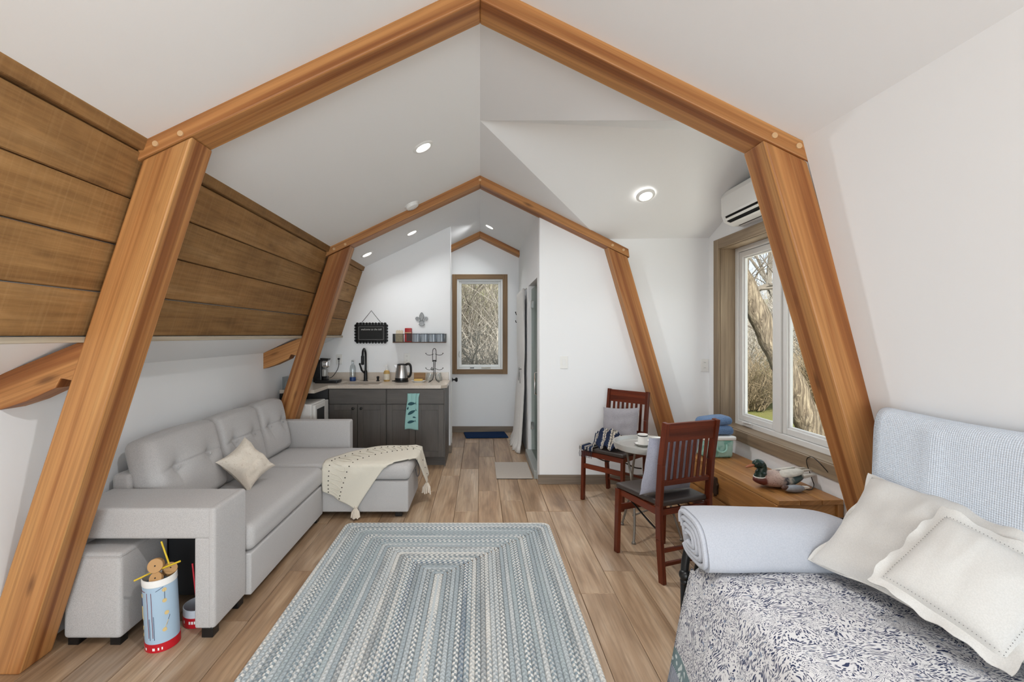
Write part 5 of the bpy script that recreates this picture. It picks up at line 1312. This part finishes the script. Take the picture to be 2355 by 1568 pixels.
col = t.mix(t.math('MULTIPLY', blot, 0.6), col, S(112, 132, 164))
# border bands by distance from the hem (stored in U)
sxy = t.n('ShaderNodeSeparateXYZ'); t.l(vec, sxy.inputs[0]); uu, vv = sxy.outputs[0], sxy.outputs[1]
band1 = t.math('LESS_THAN', uu, 0.155); band2 = t.math('LESS_THAN', uu, 0.085)
circ = t.ramp(t.voro(vscale(26, 26), 1.0), [(0.28, (1,1,1,1)), (0.36, (0,0,0,1))])
teal = t.mix(circ, S(122, 142, 146), S(206, 216, 216))
stripe = t.math('GREATER_THAN', t.math('SINE', t.math('MULTIPLY', vv, 560)), 0.1)
strp = t.mix(stripe, S(60, 76, 104), S(214, 220, 226))
col = t.mix(band1, col, teal); col = t.mix(band2, col, strp)
t.base(col)
bsp = []
HX, ZT = 0.885, 0.552
prof_b = [(HX-0.135, 0.030), (HX-0.10, 0.16), (HX-0.065, 0.30), (HX-0.03, 0.42), (HX-0.005, 0.50), (HX+0.012, 0.53), (HX+0.04, 0.548), (HX+0.10, ZT), (1.1, ZT+0.008), (1.3, ZT+0.012), (1.5, ZT+0.010), (1.62, ZT+0.006)]
pp = smooth_path([(x, 0, z) for x, z in prof_b], 5)
Ls = [0]
for a, b in zip(pp[:-1], pp[1:]): Ls.append(Ls[-1]+(b-a).length)
NY = 60; Y0, Y1 = -0.02, 1.915
vs = []; fs = []; uvs = []; w_ = len(pp)
for j in range(NY+1):
    y = Y0+(Y1-Y0)*j/NY
    for i, p in enumerate(pp):
        hang = max(0, 0.5-p.z)
        dx = -0.030*hang*2*math.sin(y*9.0)+0.004*mnoise.noise(Vector((p.x*4, y*4, 0)))
        dy = 0.02*hang*math.sin(y*5)
        dz = 0.006*mnoise.noise(Vector((p.x*6, y*6, 3))) if hang == 0 else 0
        if y > 1.80 and p.z > 0.5: dz -= 0.04*((y-1.80)/0.115)**2
        vs.append((p.x+dx, y+dy, p.z+dz))
for j in range(NY):
    ya, yb = Y0+(Y1-Y0)*j/NY, Y0+(Y1-Y0)*(j+1)/NY
    for i in range(w_-1):
        fs.append((j*w_+i, j*w_+i+1, (j+1)*w_+i+1, (j+1)*w_+i)); uvs.append(((Ls[i], ya), (Ls[i+1], ya), (Ls[i+1], yb), (Ls[i], yb)))
m = MB(); m.add(vs, fs, uvs)
tag(m.build('bedspread', t.m, None, smooth=True, angle=180, solid=0.006), 'blue and white block-printed bedspread covering the daybed', 'bedspread')
# waffle blanket over the back
t = NT('pale_blue_waffle', 0.95, 0, 0.1)
uvn = t.n('ShaderNodeUVMap'); sxy = t.n('ShaderNodeSeparateXYZ'); t.l(uvn.outputs[0], sxy.inputs[0])
a_ = t.math('SINE', t.math('MULTIPLY', sxy.outputs[0], 2*PI/0.014)); b_2 = t.math('SINE', t.math('MULTIPLY', sxy.outputs[1], 2*PI/0.014))
hgt = t.math('ADD', t.math('ABSOLUTE', a_), t.math('ABSOLUTE', b_2)); fz = t.noise(t.coord('Object'), 180, 2)
t.base(t.mix(t.ramp(hgt, [(0.2, (0,0,0,1)), (0.9, (1,1,1,1))]), S(190, 205, 224), S(220, 229, 240))); t.bump(t.math('ADD', hgt, t.math('MULTIPLY', fz, 0.4)), 0.45, 0.003)
prof_w = [(1.674, 0.75), (1.676, 1.10), (1.664, 1.165), (1.640, 1.180), (1.606, 1.163), (1.590, 1.10), (1.580, 0.95), (1.570, 0.75), (1.558, 0.60)]
pp = smooth_path([(x, 0, z) for x, z in prof_w], 6); Ls = [0]
for a, b in zip(pp[:-1], pp[1:]): Ls.append(Ls[-1]+(b-a).length)
vs = []; fs = []; uvs = []; w_ = len(pp); NY = 50; Y0, Y1 = 0.15, 1.855
for j in range(NY+1):
    y = Y0+(Y1-Y0)*j/NY
    for i, p in enumerate(pp):
        k = max(0, (y-1.76)/0.1)
        sag = -0.012*math.sin((1.95-y)*4.2)
        f_ = 0.006*mnoise.noise(Vector((y*5, p.z*5, 1)))+0.010*math.exp(-((y-1.62)/0.03)**2)*(1 if i > w_*0.55 else 0)
        vs.append((p.x-f_-0.01*k*(1.2-p.z), y-0.02*max(0, 1.1-p.z)*k, p.z+sag))
for j in range(NY):
    ya, yb = Y0+(Y1-Y0)*j/NY, Y0+(Y1-Y0)*(j+1)/NY
    for i in range(w_-1):
        fs.append((j*w_+i, j*w_+i+1, (j+1)*w_+i+1, (j+1)*w_+i)); uvs.append(((Ls[i], ya), (Ls[i+1], ya), (Ls[i+1], yb), (Ls[i], yb)))
m = MB(); m.add(vs, fs, uvs)
tag(m.build('waffle_blanket', t.m, None, smooth=True, angle=180, solid=0.008), 'pale blue waffle-knit blanket draped over the daybed back', 'blanket')
# folded periwinkle blanket over the far end rail
M_peri = fabric('periwinkle_fleece', S(192, 195, 203), S(182, 186, 195), 240, 0.2)
fb = thing('folded_blanket', 'folded periwinkle fleece blanket over the far end of the daybed', 'blanket', (1.20, 1.86, 0.552))
def slabf(u, v, s0=1.0, zoff=0.0, x0=-0.335, x1=0.345):
    # closed cross-section in y,z swept along x
    a = v*2*PI
    k = u
    sh = 1-0.30*max(0, (k-0.72)/0.28)**2.0
    cy, cz_ = 0.0, 0.095
    ca, sa = math.cos(a), math.sin(a)
    e = 0.55
    y = 0.115*s0*math.copysign(abs(ca)**e, ca); z = 0.092*s0*math.copysign(abs(sa)**e, sa)
    z = z*sh+(sh-1)*0.09+cz_
    y += -0.035*(z-0.09)/0.09*-1 if z > 0.09 else -0.03*(0.09-z)/0.09
    x = x0+(x1-x0)*k+0.05*max(0, (0.09-z)/0.09)*max(0, (k-0.6)/0.4)
    n = mnoise.noise(Vector((x*4, y*4+z*6, 2))); n2 = mnoise.noise(Vector((x*2.2+z*5, y*2, 5)))
    return Vector((x, y+0.006*n+0.010*n2, max(0.006, z+0.007*n+0.010*n2)))
m = MB(); m.grid(30, 40, lambda u, v: slabf(u, v)); 
m.grid(4, 40, lambda u, v: (lambda p: Vector((p.x+0.004*0, p.y*(1-u)+0.0*u, 0.095+(p.z-0.095)*(1-u))))(slabf(1.0, v)))
m.grid(4, 40, lambda u, v: (lambda p: Vector((p.x+0.012*u, p.y*(1-u), 0.095+(p.z-0.095)*(1-u))))(slabf(0.0, 1-v)))
m.build('outer_fold', M_peri, fb, smooth=True, angle=70)
for (s_, off) in ((0.84, 0.010), (0.64, 0.016), (0.44, 0.021), (0.25, 0.026)):
    m = MB(); pts = []
    for i in range(28):
        v = 0.02+0.90*i/27; p = slabf(0.0, v, s_); pts.append((p.x-off*0.5, p.y, p.z))
    m.tube(pts, 0.0115, 8); m.build('inner_fold', M_peri, fb, smooth=True)
# pillows
M_cot = fabric('white_cotton', S(212, 210, 206), S(204, 202, 198), 300, 0.08, big=0.03)
pillow('bed_pillow', 'large off-white pillow leaning on the waffle blanket', 'pillow', M_cot, frame((1.485, 1.465, 0.765), (-0.615, -0.185, 0.70), (0.70, 0.2, 0.67)), w=0.66, h=0.43, t=0.14, pinch=0.07, flange=0.012, seed=3, wr=0.034)
pl = pillow('accent_pillow', 'small white pillow with scalloped hemstitched flange in front', 'pillow', M_cot, frame((1.405, 1.315, 0.77), (-0.51, -0.41, 0.755), (0.305, 0.044, 0.23)), w=0.285, h=0.30, t=0.11, pinch=0.03, flange=0.032, seed=11, wr=0.008, scallop=0.10)
m = MB(); n = 120
for i in range(n):
    a = i/n*4; k = int(a); r = a-k; x, y = [(-1+2*r, -1), (1, -1+2*r), (1-2*r, 1), (-1, 1-2*r)][k]
    p = Vector((x*0.1425*0.955*(1-0.03*(1-y*y)), y*0.15*0.955*(1-0.03*(1-x*x)), 0.0)); kk = max(0, 1-(x*0.955)**4)*max(0, 1-(y*0.955)**4)
    m.ell((p.x, p.y, 0.055*kk**0.55*(0.75+0.25*(1-(x*x+y*y)/2))+0.004), (0.0014, 0.0014, 0.0012), 5, 4)
o = m.build('hemstitch', plain('stitch_shadow', S(120, 118, 116), 0.9), pl); o['kind'] = 'stuff'
# ================================================================ OUTDOORS
GZ = -0.32
t = NT('lawn_grass', 0.95, 0, 0.1); co = t.coord('Object'); f = t.noise(co, 0.9, 4); g = t.noise(co, 40, 3)
t.base(t.mix(g, t.ramp(f, [(0.35, S(92, 100, 54)), (0.55, S(120, 114, 70)), (0.75, S(140, 124, 84))]), S(78, 82, 44))); t.bump(g, 0.8, 0.05)
m = MB()
def hill(u, v):
    x, y = -14+40*u, 7.3+34*v
    if True:
        d = math.hypot(max(0, x-2.6), max(0, y-8))
        z = GZ+max(0, d-7.0)*0.15+0.22*max(0, y-13)*math.exp(-(x/4.5)**2)+0.25*mnoise.noise(Vector((x*0.3, y*0.3, 0)))*min(1, max(0, d-3)/4)
    return (x, y, z)
m.grid(60, 50, hill)
m.grid(30, 14, lambda u, v: (2.6+23.4*u, -6+13.3*v, GZ+max(0, 23.4*u-7)*0.19*(v)+0.0))
struct(m.build('ground', t.m, smooth=True, angle=180), 'grassy slope outside the windows', 'ground')
m = MB(); m.box(2.42, 5.2, -3.0, 7.1, GZ-0.1, GZ+0.012)  # added slab out of view, bounces sunlight onto the dormer ceiling
struct(m.build('bounce_slab', plain('pale_bounce', S(226, 222, 212), 0.9, nz=0.05, scale=4)), 'added unseen pale slab bouncing sun up into the dormer', 'bounce_slab')
t = NT('tree_bark', 0.95, 0, 0.1); co = t.coord('Object', (1, 1, 0.10), rot=(0, R(-21), 0)); f = t.noise(co, 22, 5, 0.65, 0.8); g = t.noise(co, 60, 3)
t.base(t.mix(g, t.ramp(f, [(0.36, S(40, 35, 30)), (0.5, S(112, 101, 86)), (0.66, S(164, 152, 130))]), S(92, 82, 70))); t.bump(f, 1.0, 0.06)
M_bark = t.m
M_twig = plain('grey_twig', S(84, 77, 68), 0.9, nz=0.3, scale=3)
M_twig2 = plain('pale_twig', S(136, 130, 121), 0.9, nz=0.25, scale=3)
M_brush = plain('tan_brush', S(112, 98, 76), 0.95, nz=0.35, scale=2)
def branch(mb, p, d, L, r, depth, rng, sides=6, segs=4, bend=0.25, kids=4):
    pts = [Vector(p)]; dirv = Vector(d).normalized(); rs = [r]
    for i in range(segs):
        dirv = (dirv+Vector((rng.uniform(-1, 1), rng.uniform(-1, 1), rng.uniform(-0.5, 1)))*bend).normalized()
        pts.append(pts[-1]+dirv*L/segs); rs.append(r*(1-0.62*(i+1)/segs))
    mb.tube(pts, rs, sides, caps=False)
    if depth == 0: return
    for k in range(kids):
        i = rng.randint(1, segs); q = pts[i]
        ax = Vector((rng.uniform(-1, 1), rng.uniform(-1, 1), rng.uniform(-0.25, 0.9)))
        branch(mb, q, (dirv*0.55+ax).normalized(), L*rng.uniform(0.5, 0.75), max(0.004, rs[i]*0.6), depth-1, rng, max(3, sides-1), 3, bend*1.15, kids)
def bare_tree(name, label, base, d, L, r, depth, seed, kids=4, mat=M_twig, trunk_pts=None, crown_from=None, group=None):
    rng = random.Random(seed); t = thing(name, label, 'tree', base, 0, group); B = Vector(base)
    if trunk_pts:
        p = smooth_path([Vector(q)-B for q in trunk_pts], 8); n = len(p)
        b = MB(); b.tube(p, [r*(1-0.45*i/(n-1))*(1+0.06*math.sin(i*1.7)) for i in range(n)], 16); b.build('trunk', M_bark, t, smooth=True)
        b = MB()
        for i in range(n//3, n, 3):
            branch(b, p[i], (rng.uniform(-1, 1), rng.uniform(-1, 1), rng.uniform(0.1, 1)), L*rng.uniform(0.7, 1.1), r*0.28, depth, rng, 6, 4, 0.25, kids)
    else:
        b = MB(); branch(b, (0, 0, 0), d, L, r, depth, rng, 7, 4, 0.22, kids)
    b.build('branches', mat, t, smooth=True)
    return t
def shrub(name, label, base, R0, H, n, seed, mat, group):
    rng = random.Random(seed); b = MB()
    for i in range(n):
        a = rng.uniform(0, 2*PI); rr = R0*0.35*rng.random(); p = Vector((rr*math.cos(a), rr*math.sin(a), -0.1))
        d = Vector((math.cos(a)*rng.uniform(0.1, 1.0), math.sin(a)*rng.uniform(0.1, 1.0), rng.uniform(0.5, 1.2)))
        branch(b, p, d, H*rng.uniform(0.45, 1.0), rng.uniform(0.004, 0.010), 1, rng, 3, 4, 0.5, 6)
    o = b.build(name, mat, None); o.location = base
    return tag(o, label, 'shrub', group)
bare_tree('leaning_tree', 'big leaning bare cottonwood outside the dormer window, sunlit bark', (5.75, 7.9, GZ-0.1), None, 1.7, 0.215, 3, 5, 4, M_twig, [(5.75, 7.9, GZ-0.1), (5.4, 7.9, 0.55), (5.0, 7.95, 1.4), (4.55, 8.0, 2.45), (4.1, 8.1, 3.5), (3.7, 8.2, 4.6)])
G1 = 'bare trees up the slope behind the leaning tree'
bare_tree('bare_tree', 'thin bare tree upslope, seen through the left dormer pane', (8.5, 14.5, 0.2), (0.05, 0, 1), 4.2, 0.13, 4, 21, 4, M_twig, group=G1)
bare_tree('bare_tree', 'tall bare tree farther upslope behind the leaning cottonwood', (11.0, 17.0, 0.9), (-0.1, 0, 1), 5.0, 0.15, 4, 33, 4, M_twig, group=G1)
bare_tree('bare_tree', 'slender bare tree on the open slope right of the leaning cottonwood', (10.5, 9.8, 0.1), (0.08, 0, 1), 3.6, 0.11, 4, 55, 4, M_twig, group=G1)
G2 = 'dry brush on the slope outside the dormer'
random.seed(41)
for i, (x, y, z, r0, h, lb) in enumerate([(6.4, 11.0, -0.2, 1.0, 1.3, 'tan dry brush left of the leaning trunk base'), (7.6, 10.6, 0.0, 1.0, 1.2, 'tan dry brush right of the leaning trunk base'),
        (7.0, 13.0, 0.2, 1.3, 2.2, 'taller grey brush upslope in the left dormer pane'), (9.0, 12.5, 0.4, 1.4, 2.2, 'taller grey brush upslope behind the leaning trunk'), (10.2, 15.5, 1.0, 1.5, 2.6, 'far grey brush near the hill top')]):
    shrub('dry_shrub', lb, (x, y, z), r0, h, 230, 60+i, M_brush if i < 2 else M_twig2, G2)
G3 = 'pale branches outside the end window'
bare_tree('bare_tree', 'pale spreading bare tree close outside the narrow end window', (0.45, 9.6, GZ-0.1), (-0.12, 0, 1), 1.5, 0.075, 4, 7, 5, M_twig2, group=G3)
bare_tree('bare_tree', 'darker bare tree behind the narrow end window', (-0.9, 11.5, GZ-0.1), (0.25, -0.1, 1), 2.2, 0.09, 4, 17, 5, M_twig, group=G3)
for i, (x, y, r0, h, lb) in enumerate([(-0.4, 9.4, 0.9, 1.5, 'pale twiggy shrub at lower left of the end window'), (0.6, 10.2, 1.0, 2.0, 'pale twiggy shrub at lower right of the end window'),
        (-0.7, 12.5, 1.4, 4.6, 'tall grey thicket at left behind the end window'), (0.9, 13.0, 1.5, 5.0, 'tall grey thicket at right behind the end window'), (0.1, 14.5, 1.8, 6.0, 'tallest grey thicket far behind the end window')]):
    shrub('twig_shrub', lb, (x, y, GZ), r0, h, 230, 90+i, M_twig2 if i != 2 else M_twig, G3)
